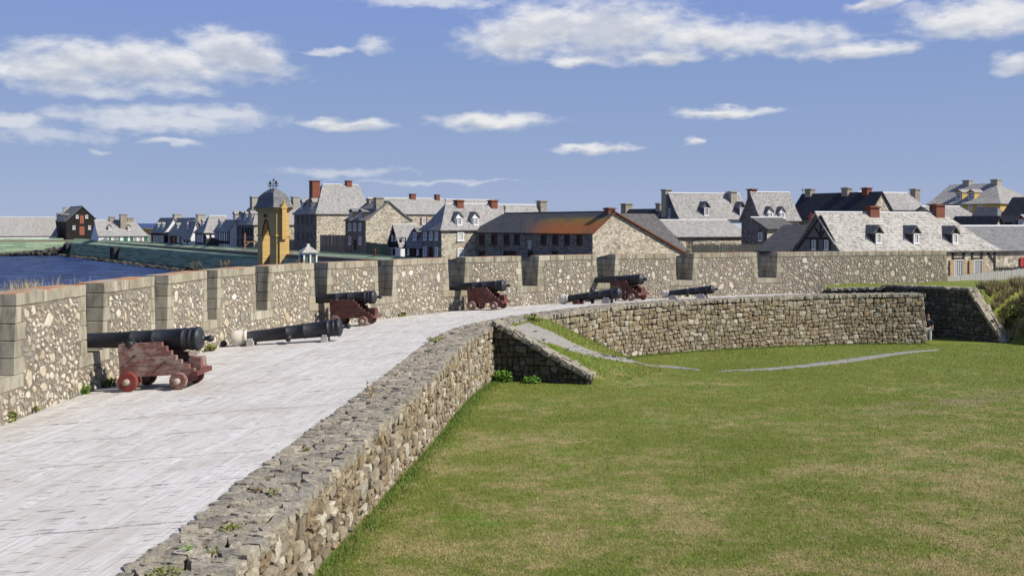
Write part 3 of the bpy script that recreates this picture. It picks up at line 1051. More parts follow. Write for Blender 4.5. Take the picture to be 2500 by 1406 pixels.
for s0, s1 in zip(ss[:-1], ss[1:]):
    p = [deck_pt(s0, 0), deck_pt(s0, 1), deck_pt(s1, 1), deck_pt(s1, 0)]
    bed.face([tuple(q + np.array((0, 0, -0.05))) for q in p])
platform = tag(bed.build('gun_platform', 'joint'), kind='structure')
vs = []
SK = 0.16
for z in (-1.0, 0.0):
    for x, y in ((-0.5, -0.5), (0.5, -0.5), (0.5, 0.5), (-0.5, 0.5)):
        vs.append((x, y + SK * x * 0.11, z))
pv = np.array(vs)
pf = np.array([(3, 2, 1, 0), (4, 5, 6, 7), (0, 1, 5, 4), (1, 2, 6, 5), (2, 3, 7, 6), (3, 0, 4, 7)])
T_PLK = [(pv, pf, np_mesh('plank', pv, pf, 'plank', False, 4))]
items, NS = [], 27
s = 3.0
while s < RIN.len - 3.5:
    ln = 2.05 + random.uniform(-0.12, 0.12)
    for i in range(NS):
        u0, u1 = i / NS, (i + 1) / NS
        um = (u0 + u1) / 2
        sh = (um - 0.5) * SK * 5.5 + random.uniform(-0.02, 0.02)
        a, b = deck_pt(s + sh, um), deck_pt(s + sh + ln, um)
        e, f = deck_pt(s + sh + ln / 2, u0), deck_pt(s + sh + ln / 2, u1)
        xa, ya = f - e, b - a
        wx, ly = np.linalg.norm(xa), np.linalg.norm(ya)
        ya = ya / ly
        xa = xa / wx
        xa = xa - ya * np.dot(xa, ya)
        xa /= np.linalg.norm(xa)
        za = np.cross(xa, ya)
        c = (a + b) / 2 + za * random.uniform(-0.003, 0.003)
        items.append((frame(c, xa, ya, za, wx - 0.006, ly - random.choice((0.02, 0.035, 0.055)), 0.04), 0))
    s += ln
place(platform, 'plank', 'planks', items, T_PLK, 300)

# ------------------------------------------------------------------ retaining wall along the lawn
ret = tag(empty('retaining_wall', (-2.8, 11, -0.9)), 'long curving dry-laid fieldstone retaining wall between plank platform and lawn', 'wall')
mb = MB()
sA, sB = RET.spx(560) if False else 3.0, RET.len
sweep(mb, RET, 0.5, RET.len - 0.05, lambda q: [(0.10 - 0.10 * 1.5, float(lawnz(*RET.at(q))) - 0.4), (0.10, -0.12), (COPE_W - 0.02, -0.12), (COPE_W, -1.5)], 120)
ob = mb.build('wall_core', 'joint', ret)
ob.location = (2.8, -11, 0.9)
zb = lambda q: float(G(*(RET.at(q) + np.array((RET.tan(q)[1], -RET.tan(q)[0])) * 0.35)))
it = face_items(RET, 4.0, RET.len, zb, lambda q: -0.01, batter=0.09, seed=11)
endc = Curve([tuple(RET.at(RET.len)), tuple(RET.pt(RET.len, 1.6, 0))[:2]])
it += face_items(endc, 0.0, 1.5, lambda q: -2.5, lambda q: -0.06, batter=0.09, seed=12)
place(ret, 'wall_stone', 'wall_stones', it, T_DRY, 300)
it = coping_items(RET, 4.0, RET.len, lambda q: 0.03, -0.03, COPE_W + 0.08, 6, (0.12, 0.34), 0.17, seed=13)
place(ret, 'coping_stone', 'coping_stones', it, T_TOP, 300)

# wing wall of the ramp (in shade) and kerb stones where the ramp meets the long wall
WING = Curve([tuple(WA + np.array((-0.05, 0))), tuple((WA + WB) / 2), tuple(WB)])
wtop = lambda q: max(float(rampz(*WING.at(q))) + 0.16, float(lawnz(*WB)) + 0.05)
wing = tag(empty('ramp_wing_wall', (WA[0], WA[1], -1.8)), 'shaded wedge-shaped stone wing wall under the gravel ramp', 'wall')
off = (-WA[0], -WA[1], 1.8)
mb = MB()
sweep(mb, WING, 0.0, WING.len, lambda q: [(0.08, -2.3), (0.08, wtop(q) - 0.1), (0.5, wtop(q) - 0.1), (0.5, -2.3)], 14)
mb.build('wall_core', 'joint', wing).location = off
it = face_items(WING, 0.0, WING.len, lambda q: -1.9, lambda q: wtop(q) - 0.03, rows=(0.14, 0.28), wid=(0.14, 0.5), seed=21, nt=14)
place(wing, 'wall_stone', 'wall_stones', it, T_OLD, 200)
sl_ = lambda q: (wtop(min(q + 0.2, WING.len)) - wtop(max(q - 0.2, 0))) / 0.4
it = coping_items(WING, 0.0, WING.len, lambda q: wtop(q) + 0.03, -0.05, 0.5, 2, (0.2, 0.45), 0.2, seed=22, slope=sl_)
place(wing, 'coping_stone', 'coping_stones', it, T_TOP, 100)

# shaded passage wall on the right with its paved raking end
DRK = Curve([(17.4, 58.35), (20.2, 58.2), (20.75, 57.5), (22.4, 55.25), (23.25, 54.12), (24.3, 52.75)])
sK = DRK.spx(2365)
dz_end = float(lawnz(24.3, 52.75))


def dtop(q):
    if q < sK:
        return float(np.interp(q, [0, 2.8, 3.0, sK], [-0.10, -0.02, 0.13, 0.17]))
    return 0.17 + (dz_end + 0.1 - 0.17) * (q - sK) / (DRK.len - sK)


drk = tag(empty('passage_wall', (24.3, 52.75, dz_end)), 'deeply shaded stone passage wall with pale raking paved end beside the weedy bank', 'wall')
off = (-24.3, -52.75, -dz_end)
mb = MB()
sweep(mb, DRK, 0.0, DRK.len, lambda q: [(0.08, -2.9), (0.08, dtop(q) - 0.12), (0.75, dtop(q) - 0.12), (0.75, -2.9)], 60)
mb.build('wall_core', 'joint', drk).location = off
it = face_items(DRK, 0.0, DRK.len, lambda q: -2.6, lambda q: dtop(q) - 0.03, rows=(0.13, 0.28), wid=(0.14, 0.45), seed=31, nt=14)
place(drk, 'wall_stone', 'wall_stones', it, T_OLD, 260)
sl2 = lambda q: (dtop(min(q + 0.05, DRK.len)) - dtop(max(q - 0.05, 0))) / 0.1 if q > sK + 0.05 else 0.0
it = coping_items(DRK, 0.0, sK, lambda q: dtop(q) + 0.03, -0.05, 0.75, 2, (0.25, 0.5), 0.16, seed=32)
itr = []
for m, k in coping_items(DRK, sK, DRK.len, lambda q: dtop(q) + 0.03, -0.05, 0.80, 3, (0.09, 0.2), 0.16, seed=33, slope=sl2):
    m[:3, 0] *= 2.0
    itr.append((m, k))
place(drk, 'coping_stone', 'coping_stones', it + itr, T_TOP, 120)

# grassy bank behind and beside it
bx = np.arange(16, 58, 0.45)
by = np.arange(34, 70, 0.45)
gx, gy = np.meshgrid(bx, by)
d1 = np.full(gx.shape, 1e9)
sg = np.zeros(gx.shape)
for q in np.arange(0, DRK.len, 0.15):
    c, n = DRK.at(q), DRK.left(q)
    dd = np.hypot(gx - c[0], gy - c[1])
    m = dd < d1
    d1 = np.where(m, dd, d1)
    sg = np.where(m, (gx - c[0]) * n[0] + (gy - c[1]) * n[1], sg)
along = (gx - 24.3) * -0.6 + (gy - 52.75) * 0.8
k1 = np.clip((sg - 0.25) / 0.4, 0, 1) * np.clip(along / 1.7, 0, 1)
k2 = np.clip((gx - 24.45) / 2.9, 0, 1) * (gy < 55)
kk = np.maximum(k1, k2 * np.clip((sg - 0.25) / 0.4, 0, 1))
kk = kk * kk * (3 - 2 * kk)
lz = lawnz(gx, gy)
bz = lz + (0.09 - lz) * kk - 0.25 * (kk < 0.02) + 0.04 * np.sin(gx * 1.7) * np.sin(gy * 1.3)
BANK = (bx, by, bz)
gv = np.stack([gx.ravel(), gy.ravel(), bz.ravel()], 1)
idx = np.arange(gx.size).reshape(gx.shape)
gf = np.stack([idx[:-1, :-1].ravel(), idx[:-1, 1:].ravel(), idx[1:, 1:].ravel(), idx[1:, :-1].ravel()], 1)
kq = kk.ravel()[gf].max(1) > 0.0
tag(link('earth_bank', np_mesh('earth_bank', gv, gf[kq], 'lawn', True, 4)), kind='structure')


def bankz(x, y):
    i = int(np.clip(round((x - bx[0]) / 0.45), 0, len(bx) - 1))
    j = int(np.clip(round((y - by[0]) / 0.45), 0, len(by) - 1))
    return float(bz[j, i])


# ------------------------------------------------------------------ parapet with embrasures
TH, SILL, TAP = 1.6, 0.53, 0.08
ztop = lambda q: CAMZ - (1.39 + 0.21 * (float(PAR.at(q)[1]) - 24) / 38.0)
EMB = [(-60, 38), (207, 253), (375, 410), (503, 531), (622, 655), (766, 800), (921, 960), (1093, 1136), (1272, 1315), (1456, 1502), (1648, 1693), (1847, 1898)]
EMB = [(PAR.spx(a) if a > 0 else PAR.spx(b) - 1.05, PAR.spx(b)) for a, b in EMB]
par = tag(empty('parapet_wall', (-9.7, 22, DECK_EDGE)), 'curving mortared rubble parapet with dressed stone gun embrasures and lichened cap', 'wall')
poff = Vector((9.7, -22, -DECK_EDGE))
mb = MB()
sweep(mb, PAR, 0.2, PAR.len, [(0.0, -0.9), (0.0, SILL), (TH, SILL), (TH + 0.6, -4.6)], 110, [0, 1, 0, 0])
mb.build('base_wall', ['mortar', 'dressed'], par).location = poff


def block(name, parent, pts, mat, j=0.012):
    """dressed block from 8 points with slightly chamfered, uneven edges"""
    pts = [Vector(p) + Vector((random.uniform(-j, j), random.uniform(-j, j), random.uniform(-j, j) * 0.6)) * 0.5 for p in pts]
    me = bpy.data.meshes.new(name)
    bm = bmesh.new()
    vv = [bm.verts.new(p) for p in pts]
    for f in [(3, 2, 1, 0), (4, 5, 6, 7), (0, 1, 5, 4), (1, 2, 6, 5), (2, 3, 7, 6), (3, 0, 4, 7)]:
        bm.faces.new([vv[i] for i in f])
    bmesh.ops.recalc_face_normals(bm, faces=bm.faces)
    bmesh.ops.bevel(bm, geom=list(bm.edges), offset=0.012, segments=1, affect='EDGES')
    bm.to_mesh(me)
    bm.free()
    me.materials.append(M[mat])
    return link(name, me, parent)


def pb(s0, s1, o0, o1, z0, z1, s0t=None, s1t=None):
    s0t, s1t = s0 if s0t is None else s0t, s1 if s1t is None else s1t
    g = [PAR.pt(s0, o0, z0), PAR.pt(s1, o0, z0), PAR.pt(s1, o1, z0), PAR.pt(s0, o1, z0), PAR.pt(s0t, o0, z1), PAR.pt(s1t, o0, z1), PAR.pt(s1t, o1, z1), PAR.pt(s0t, o1, z1)]
    return [p + poff for p in g]


CAPH = 0.25
zones = []                 # (s0, s1, z0, z1) without rubble on the face
merl = [(EMB[i][1], EMB[i + 1][0] if i + 1 < len(EMB) else PAR.len - 0.02) for i in range(len(EMB))]
for i, (a, b) in enumerate(merl):
    n = max(3, int((b - a) / 0.5))
    mb = MB()
    qs = np.linspace(0, 1, n + 1)
    rings = []
    for u in qs:
        q = a + (b - a) * u
        zt = ztop(q)
        ring = []
        for o, z in ((0.0, SILL), (0.0, zt - CAPH + 0.01), (0.55, zt - CAPH + 0.01), (0.55, zt - 0.03), (TH, zt - 0.2), (TH, SILL - 0.4)):
            k = TAP * (zt - max(z, SILL)) / (zt - SILL)
            ds = (-k if u == 0 else k if u == 1 else 0)
            inset = 0.05 if u == 0 else -0.05 if u == 1 else 0
            ring.append(PAR.pt(q + ds + inset, o, z) + poff)
        rings.append(ring)
    mats = [0, 0, 1, 1, 1, 0]
    for r0, r1 in zip(rings[:-1], rings[1:]):
        for k in range(6):
            mb.face([r0[k], r1[k], r1[(k + 1) % 6], r0[(k + 1) % 6]], mats[k])
    mb.face(rings[0], 0)
    mb.face(rings[-1][::-1], 0)
    mer = mb.build('merlon', ['mortar', 'capstone'], par)
    # capstones
    q = a - 0.01
    while q < b:
        l = random.uniform(0.38, 0.72)
        if b - q - l < 0.3:
            l = b - q + 0.01
        zt, zt1 = ztop(q), ztop(min(q + l, b))
        zm = (zt + zt1) / 2 + random.uniform(-0.006, 0.006)
        block('capstone', mer, pb(q + 0.004, q + l - 0.006, -0.025, 0.62, zm - CAPH, zm), 'capstone')
        q += l
    zones.append((a - 0.1, b + 0.1, ztop(a) - CAPH - 0.03, 9))
    # dressed corner and cheek blocks
    for side in (0, 1):
        e, sg_ = (a, 1) if side == 0 else (b, -1)
        zt = ztop(e) - CAPH - 0.005
        nc = 4
        alt = random.random() < 0.5
        for c in range(nc):
            z0, z1 = SILL + (zt - SILL) * c / nc, SILL + (zt - SILL) * (c + 1) / nc - 0.012
            k0, k1 = [TAP * (zt - z) / (zt - SILL) for z in (z0, z1)]
            wq = (0.34 if alt else 0.20) + random.uniform(-0.03, 0.03)
            alt = not alt
            for (o0, o1, w) in ((-0.018, 0.40, wq), (0.412, 1.02, 0.16), (1.032, TH - 0.02, 0.16)):
                A0, A1 = e - sg_ * (k0 + 0.014), e - sg_ * (k1 + 0.014)
                B0 = e + sg_ * w
                s0, s1, s0t, s1t = (A0, B0, A1, B0) if side == 0 else (B0, A0, B0, A1)
                block('quoin_stone' if o0 < 0 else 'cheek_stone', mer, pb(s0, s1, o0, o1, z0, z1, s0t, s1t), 'dressed')
        zones.append((e - 0.1 if side == 0 else e - 0.30, e + 0.30 if side == 0 else e + 0.1, SILL - 0.05, 9))
for a, b in EMB:
    zones.append((a, b, SILL - 0.02, 9))
    w0, w1 = a - 0.30, b + 0.30
    mid = (a + b) / 2 + random.uniform(-0.2, 0.2)
    for x0, x1 in ((w0, mid - 0.005), (mid + 0.005, w1)):
        block('sill_stone', par, pb(x0, x1, -0.02, 0.55, SILL - 0.27, SILL - 0.004), 'dressed')
    zones.append((w0 - 0.02, w1 + 0.02, SILL - 0.29, SILL + 0.02))
# rubble
r = np.random.default_rng(5)
zt_ = np.array(zones)
pl, cells, items = [], {}, []
for _ in range(90000):
    q = r.uniform(PAR.spx(-40), PAR.len - 0.3)
    z = r.uniform(DECK_EDGE, 1.95)
    big = q > EMB[-1][1]
    rad = float(np.clip(r.lognormal(math.log(0.064 if not big else 0.075), 0.55), 0.02, 0.17))
    asp = r.uniform(0.7, 1.45)
    sx, sz = rad * asp, rad / asp * 1.12
    if np.any((q + sx * .8 > zt_[:, 0]) & (q - sx * .8 < zt_[:, 1]) & (z + sz > zt_[:, 2]) & (z - sz < zt_[:, 3])) or z + sz > ztop(q) - CAPH - 0.02:
        continue
    ci, cj = int(q / 0.4), int(z / 0.4 + 9)
    ok = True
    for i in (-1, 0, 1):
        for j in (-1, 0, 1):
            for (q2, z2, x2, y2) in cells.get((ci + i, cj + j), ()):
                if ((q - q2) / (sx + x2)) ** 2 + ((z - z2) / (sz + y2)) ** 2 < 1.2:
                    ok = False
                    break
    if not ok:
        continue
    cells.setdefault((ci, cj), []).append((q, z, sx, sz))
    tq = PAR.tan(q)
    nq = np.array([-tq[1], tq[0]])
    c = PAR.at(q)
    an = r.normal(0, 0.35)
    xa = np.array([tq[0] * math.cos(an), tq[1] * math.cos(an), math.sin(an)])
    ya = np.array([nq[0], nq[1], 0.0])
    za = np.cross(xa, ya)
    items.append((frame((c[0], c[1], z), xa, ya, za, 2 * sx * 0.97, r.uniform(0.03, 0.05), 2 * sz * 0.97), int(r.integers(16))))
print('rubble', len(items))
place(par, 'rubble_stone', 'rubble_stones', items, T_RUB, 300)


# ------------------------------------------------------------------ houses
WIN_CACHE = {}


def window_meshes(w, h, cols, rows, fr, mats=('frame', 'glass')):
    key = (round(w, 2), round(h, 2), cols, rows, fr, mats)
    if key not in WIN_CACHE:
        a, g = MB(), MB()
        f = fr
        for x0, x1, z0, z1 in ((-w / 2, w / 2, -h / 2, -h / 2 + f), (-w / 2, w / 2, h / 2 - f, h / 2), (-w / 2, -w / 2 + f, -h / 2 + f, h / 2 - f), (w / 2 - f, w / 2, -h / 2 + f, h / 2 - f)):
            a.box(x0, x1, -0.09, 0.02, z0, z1)
        iw, ih = w - 2 * f, h - 2 * f
        b = min(f * 0.45, 0.05)
        for i in range(1, cols):
            x = -iw / 2 + iw * i / cols
            a.box(x - b / 2, x + b / 2, -0.05, 0.01, -ih / 2, ih / 2)
        for i in range(1, rows):
            z = -ih / 2 + ih * i / rows
            a.box(-iw / 2, iw / 2, -0.052, 0.008, z - b / 2, z + b / 2)
        a.box(-w / 2 - 0.05, w / 2 + 0.05, -0.13, 0.0, -h / 2 - 0.07, -h / 2 - 0.001)
        g.box(-iw / 2, iw / 2, -0.02, 0.015, -ih / 2, ih / 2)
        both = MB()
        both.add(a.v, a.f, 0)
        both.add(g.v, g.f, 1)
        WIN_CACHE[key] = (a.mesh('window', [mats[0]], True), g.mesh('pane', [mats[1]], True), both.mesh('window', list(mats), True))
    return WIN_CACHE[key]


class House:
    def __init__(s, name, label, xc, d, xl, xr, ye, yr, kind='R', phi=32.0, L=None, LR=None, rf=0.5, r0=None, r1=None, wall=('stonewall', 'stonewall'), gable=None,
                 roof='shingle', zb=-0.4, ov=0.28, ye2=None, flare=0.82, ridge='ridge', cat='house', group='town houses', trim=None):
        ph = R(phi)
        s.tR, s.tL = np.array((math.cos(ph), math.sin(ph))), np.array((-math.sin(ph), math.cos(ph)))
        s.C = np.array(((xc - CX) * d / F, d))
        s.zb = zb
        s.LR = LR or s.solve(s.C, s.tR, xr)
        s.LL = L or s.solve(s.C, s.tL, xl)
        s.kind = kind
        s.root = tag(empty(name, (s.C[0], s.C[1], zb), ph), label, cat, group)
        zw = lambda py, dep: CAMZ - (py - HY) * dep / F - zb
        ze = zw(ye, d)
        s.ze = ze
        U, V = (s.LR, s.LL) if kind == 'R' else (s.LL, s.LR)
        du, dv = (s.tR, s.tL) if kind == 'R' else (s.tL, s.tR)
        rv = rf * V
        o = s.C + dv * rv
        a = 0.0 if r0 is None else s.solve(o, du, r0)
        b = U if r1 is None else s.solve(o, du, r1)
        if r0 is not None and r1 is not None and a > b:
            a, b = b, a
        a, b = max(a, 0.0), min(b, U)
        s.U, s.V, s.rv, s.du, s.dv, s.a, s.b = U, V, rv, du, dv, a, b
        dep = (o + du * a)[1]
        zr = zw(yr, dep)
        s.zr = zr
        dep2 = (s.C + dv * V)[1]
        ze2 = ze if ye2 is None else zw(ye2, dep2)
        mp = (lambda u, v, z: (u, v, z)) if kind == 'R' else (lambda u, v, z: (v, u, z))
        s.mp = mp
        hip0, hip1 = r0 is not None, r1 is not None
        # walls: material 0 = the sunlit front pair, 1 = the pair along the left face, 2 = gable
        wl = MB()
        mf, ms = (0, 1) if kind == 'R' else (1, 0)
        g = 0.04
        q = lambda u, v, z: mp(u, v, z)
        wl.face([q(0, 0, 0), q(U, 0, 0), q(U, 0, ze - g), q(0, 0, ze - g)], mf)
        wl.face([q(0, V, 0), q(U, V, 0), q(U, V, ze2 - g), q(0, V, ze2 - g)], mf)
        for u, hp in ((0, hip0), (U, hip1)):
            lo_ = min(ze, ze2)
            wl.face([q(u, 0, 0), q(u, V, 0), q(u, V, lo_ - g), q(u, 0, lo_ - g)], ms)
            if not hp:
                pts = [q(u, 0, lo_ - g)]
                if ze > lo_ + 0.01:
                    pts.append(q(u, 0, ze - g))
                pts.append(q(u, rv, zr - g - 0.02))
                if ze2 > lo_ + 0.01:
                    pts.append(q(u, V, ze2 - g))
                pts.append(q(u, V, lo_ - g))
                wl.face(pts, 2)
            elif abs(ze - ze2) > 0.01:
                wl.face([q(u, 0, lo_ - g), q(u, 0, ze - g), q(u, V, ze2 - g), q(u, V, lo_ - g)], ms)
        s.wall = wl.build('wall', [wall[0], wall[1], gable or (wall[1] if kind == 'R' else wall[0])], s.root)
        # roof shell
        rb = MB()
        sl1 = (zr - ze) / max(rv, 0.1)
        sl2 = (zr - ze2) / max(V - rv, 0.1)
        fr = 0.27 if flare < 1 else 0.0
        fl = flare

        def rails(v_e, z_e, sgn):
            run = abs(rv - (0 if sgn < 0 else V))
            if run < 0.15:
                return None
            mids = []
            if fr:
                vm = (0 + fr * run) if sgn < 0 else V - fr * run
                mids = [(vm, z_e + (zr - z_e) * fr * fl)]
            sl = (zr - z_e) / run * (fl if fr else 1)
            return [((-ov if sgn < 0 else V + ov), z_e - ov * sl)] + mids + [(rv, zr)]
        th = 0.10
        ends = []
        for sgn, z_e in ((-1, ze), (1, ze2)):
            rl = rails(0, z_e, sgn)
            if rl is None:
                ends.append(None)
                continue
            run = abs(rl[0][0] - rv)
            rows = []
            for v, z in rl:
                f = abs(v - rl[0][0]) / run
                u0 = -ov + (a + ov) * f if hip0 else -0.18
                u1 = U + ov + (b - U - ov) * f if hip1 else U + 0.18
                rows.append((q(u0, v, z + th), q(u1, v, z + th)))
            ends.append(rows)
            for r0_, r1_ in zip(rows[:-1], rows[1:]):
                rb.face([r0_[0], r0_[1], r1_[1], r1_[0]])
        for hp, k in ((hip0, 0), (hip1, 1)):
            if hp and ends[0] and ends[1]:
                f0, f1 = ends[0], ends[1]
                for i in range(len(f0) - 1):
                    pts = [f0[i][k], f1[i][k], f1[i + 1][k], f0[i + 1][k]]
                    if i == len(f0) - 2:
                        pts = pts[:3]
                    rb.face(pts)
            elif hp and ends[0]:      # lean-to: close the end with a triangle
                f0 = ends[0]
                back = q(-ov if k == 0 else U + ov, V, ze + th)
                rb.face([f0[0][k], back, f0[-1][k]])
        me = rb.mesh('roof', [roof], True)
        bm = bmesh.new()
        bm.from_mesh(me)
        bmesh.ops.recalc_face_normals(bm, faces=bm.faces)
        up = sum(f.normal.z for f in bm.faces)
        if up < 0:
            bmesh.ops.reverse_faces(bm, faces=bm.faces)
        bmesh.ops.solidify(bm, geom=list(bm.faces), thickness=th)
        bm.to_mesh(me)
        bm.free()
        s.roof = link('roof', me, s.root)
        if ridge and b - a > 0.4:
            x0, x1 = a - (0 if hip0 else 0.18), b + (0 if hip1 else 0.18)
            rc = MB()
            p, w = [], 0.09
            pr = [(-w, zr + th - 0.05), (0, zr + th + 0.05), (w, zr + th - 0.05)]
            for uu in (x0, x1):
                for dv_, z in pr:
                    p.append(q(uu, rv + dv_, z))
            rc.add(p, [(0, 1, 4, 3), (1, 2, 5, 4), (2, 0, 3, 5), (0, 2, 1), (3, 4, 5)])
            rc.build('ridge_cap', ridge, s.root)
        if trim:
            ev = MB()
            e0 = q(-0.1, -0.06, ze - 0.22)
            e1 = q(U + 0.1, 0.0, ze - 0.05)
            ev.box(min(e0[0], e1[0]), max(e0[0], e1[0]), min(e0[1], e1[1]), max(e0[1], e1[1]), e0[2], e1[2])
            ev.build('eaves_board', trim, s.root)

    def solve(s, o, dr, px):
        k = (px - CX) / F
        return float((k * o[1] - o[0]) / (dr[0] - k * dr[1]))

    def wpt(s, face, px, py):
        """(along wall, local z) where the view ray meets a wall face"""
        dr = s.tR if face == 'R' else s.tL
        q = s.solve(s.C, dr, px)
        dep = (s.C + dr * q)[1]
        return q, CAMZ - (py - HY) * dep / F - s.zb, dep

    def mat4(s, face, q, z, proud=0.0):
        if face == 'R':
            return Matrix.Translation((q, -proud, z))
        return Matrix.Translation((-proud, q, z)) @ Matrix.Rotation(-math.pi / 2, 4, 'Z')

    def wins(s, face, pxs, y0, y1, w=None, cols=3, rows=4, fr=0.09, shut=None, mats=('frame', 'glass'), wpx=10):
        for px in pxs:
            q0, z1, dep = s.wpt(face, px, y0)
            _, z0, _ = s.wpt(face, px, y1)
            ww = w or abs(s.wpt(face, px + wpx / 2, y0)[0] - s.wpt(face, px - wpx / 2, y0)[0])
            ma, mg, _b = window_meshes(ww, z1 - z0, cols, rows, fr, mats)
            o = link('window', ma, s.root, s.mat4(face, q0, (z0 + z1) / 2))
            link('pane', mg, o)
            for sd in (shut or ()):
                b = MB()
                b.box(sd[0] * ww - sd[1] * ww / 2, sd[0] * ww + sd[1] * ww / 2, -0.11, -0.05, -(z1 - z0) / 2, (z1 - z0) / 2)
                for zz in (-0.3, 0.3):
                    b.box(sd[0] * ww - sd[1] * ww * 0.42, sd[0] * ww + sd[1] * ww * 0.42, -0.125, -0.108, zz * (z1 - z0) - 0.03, zz * (z1 - z0) + 0.03)
                b.build('shutter', sd[2], o)

    def panel(s, name, face, x0, x1, y0, y1, mat, thick=0.06, proud=0.03):
        qa, z1, _ = s.wpt(face, (x0 + x1) / 2, y0)
        _, z0, _ = s.wpt(face, (x0 + x1) / 2, y1)
        a, b = s.wpt(face, x0, y0)[0], s.wpt(face, x1, y0)[0]
        w = abs(b - a)
        m = MB()
        m.box(-w / 2, w / 2, -thick, 0, z0, z1)
        if w > 0.5:
            for k in range(1, 3):
                m.box(-w / 2 + w * k / 3 - 0.012, -w / 2 + w * k / 3 + 0.012, -thick - 0.012, -thick, z0, z1)
        o = m.build(name, mat, s.root)
        mm = s.mat4(face, (a + b) / 2, 0.0, proud - 0.03 + 0.003)
        o.matrix_local = mm
        return o

    def timbers(s, face, segs, mat='timber', w=0.2):
        """segs: image-space end points of timbers lying on a wall face"""
        for x0, y0, x1, y1 in segs:
            a, za, _ = s.wpt(face, x0, y0)
            b, zb_, _ = s.wpt(face, x1, y1)
            p, q = Vector((a, 0, za)), Vector((b, 0, zb_))
            d = (q - p)
            n = Vector((-d.z, 0, d.x)).normalized() * w / 2
            m = MB()
            y = (-0.05, 0.02)
            m.hexa([(p - n) + Vector((0, y[0], 0)), (q - n) + Vector((0, y[0], 0)), (q - n) + Vector((0, y[1], 0)), (p - n) + Vector((0, y[1], 0)),
                    (p + n) + Vector((0, y[0], 0)), (q + n) + Vector((0, y[0], 0)), (q + n) + Vector((0, y[1], 0)), (p + n) + Vector((0, y[1], 0))])
            o = m.build('timber', mat, s.root)
            o.matrix_local = s.mat4(face, 0, 0) if face == 'R' else Matrix.Rotation(-math.pi / 2, 4, 'Z') @ Matrix.Scale(-1, 4, (1, 0, 0))

    def dormers(s, pts, w=1.0, h=1.15, roof=None, wall='darktrim', face='front', hip=None, cols=3, rows=4, rh=0.45, mats=('frame', 'glass')):
        """dormers on the slope over v = 0 (or on the left hip): image position of the window's foot"""
        ph = math.atan2(s.tR[1], s.tR[0])
        for px, py in pts:
            dr = np.array(((px - CX) / F, 1.0, -(py - HY) / F))
            o = np.array((0 - s.C[0], 0 - s.C[1], CAMZ - s.zb))
            lx = lambda v: np.array((v[0] * s.tR[0] + v[1] * s.tR[1], v[0] * s.tL[0] + v[1] * s.tL[1], v[2]))
            lo_, ld = lx(o), lx(dr)
            fc = face
            if fc == 'front':
                ax = 1 if s.kind == 'R' else 0
                run = s.rv
            else:                                  # left hip of an R house
                ax, run = 0, max(s.a, 0.3)
            sl = (s.zr - s.ze) / run
            tt = (s.ze + sl * lo_[ax] - lo_[2]) / (ld[2] - sl * ld[ax])
            hit = lo_ + ld * tt
            dep = h / max(sl, 0.3) + 0.5
            m = MB()
            m.box(-w / 2, w / 2, 0, dep, -0.25, h)
            m.extrude([(-w / 2, h), (w / 2, h), (0, h + rh)], 'y', 0.0, dep + 0.2)
            rr = MB()
            for sg_ in (-1, 1):
                e = (sg_ * (w / 2 + 0.12), h - 0.10)
                rr.add([(e[0], -0.14, e[1]), (0, -0.14, h + rh + 0.01), (0, dep + 0.9, h + rh + 0.01), (e[0], dep + 0.3, e[1]),
                        (e[0], -0.14, e[1] + 0.08), (0, -0.14, h + rh + 0.10), (0, dep + 0.9, h + rh + 0.10), (e[0], dep + 0.3, e[1] + 0.08)],
                       [(0, 1, 2, 3), (4, 5, 6, 7), (0, 1, 5, 4), (1, 2, 6, 5), (2, 3, 7, 6), (3, 0, 4, 7)])
            mw = Matrix.Translation(tuple(hit))
            if ax == 0:
                mw = mw @ Matrix.Rotation(-math.pi / 2, 4, 'Z')
            dm = m.build('dormer', wall, s.root, mw)
            rr.build('dormer_roof', roof or s.roof.data.materials[0], dm)
            wm_ = window_meshes(w * 0.74, h * 0.86, cols, rows, 0.08, mats)[2]
            link('window', wm_, dm, Matrix.Translation((0, -0.01, h * 0.47)))

    def chim(s, px, ytop, w=0.9, dp=0.9, mat='brick', off=0.0, cap='render', drop=1.2, z0=None):
        o = s.C + s.dv * (s.rv + off)
        u = s.solve(o, s.du, px)
        dep = (o + s.du * u)[1]
        zt = CAMZ - (ytop - HY) * dep / F - s.zb
        c = s.mp(u, s.rv + off, 0)
        m = MB()
        zlo = (s.zr - drop) if z0 is None else z0
        m.box(c[0] - w / 2, c[0] + w / 2, c[1] - dp / 2, c[1] + dp / 2, zlo, zt - 0.14)
        ch = m.build('chimney', mat, s.root)
        k = MB()
        k.box(c[0] - w / 2 - 0.09, c[0] + w / 2 + 0.09, c[1] - dp / 2 - 0.09, c[1] + dp / 2 + 0.09, zt - 0.14, zt - 0.03)
        k.box(c[0] - w / 2 + 0.1, c[0] + w / 2 - 0.1, c[1] - dp / 2 + 0.1, c[1] + dp / 2 - 0.1, zt - 0.029, zt)
        k.build('chimney_cap', cap, ch)
        return ch

    def finial(s, end=0, h=0.9, mat='darktrim'):
        u = s.a if end == 0 else s.b
        c = Vector(s.mp(u, s.rv, s.zr + 0.08))
        m = MB()
        m.cyl(c, c + Vector((0, 0, h)), 0.05, 0.03, 8)
        for zz, rr in ((0.35, 0.13), (0.62, 0.17)):
            m.lathe([(-0.12, 0.01), (-0.04, rr * 0.8), (0.03, rr), (0.1, 0.01)], 8, 0, Matrix.Translation(c + Vector((0, 0, h * zz + 0.2))) @ Matrix.Rotation(-math.pi / 2, 4, 'Y'))
        m.build('finial', mat, s.root)


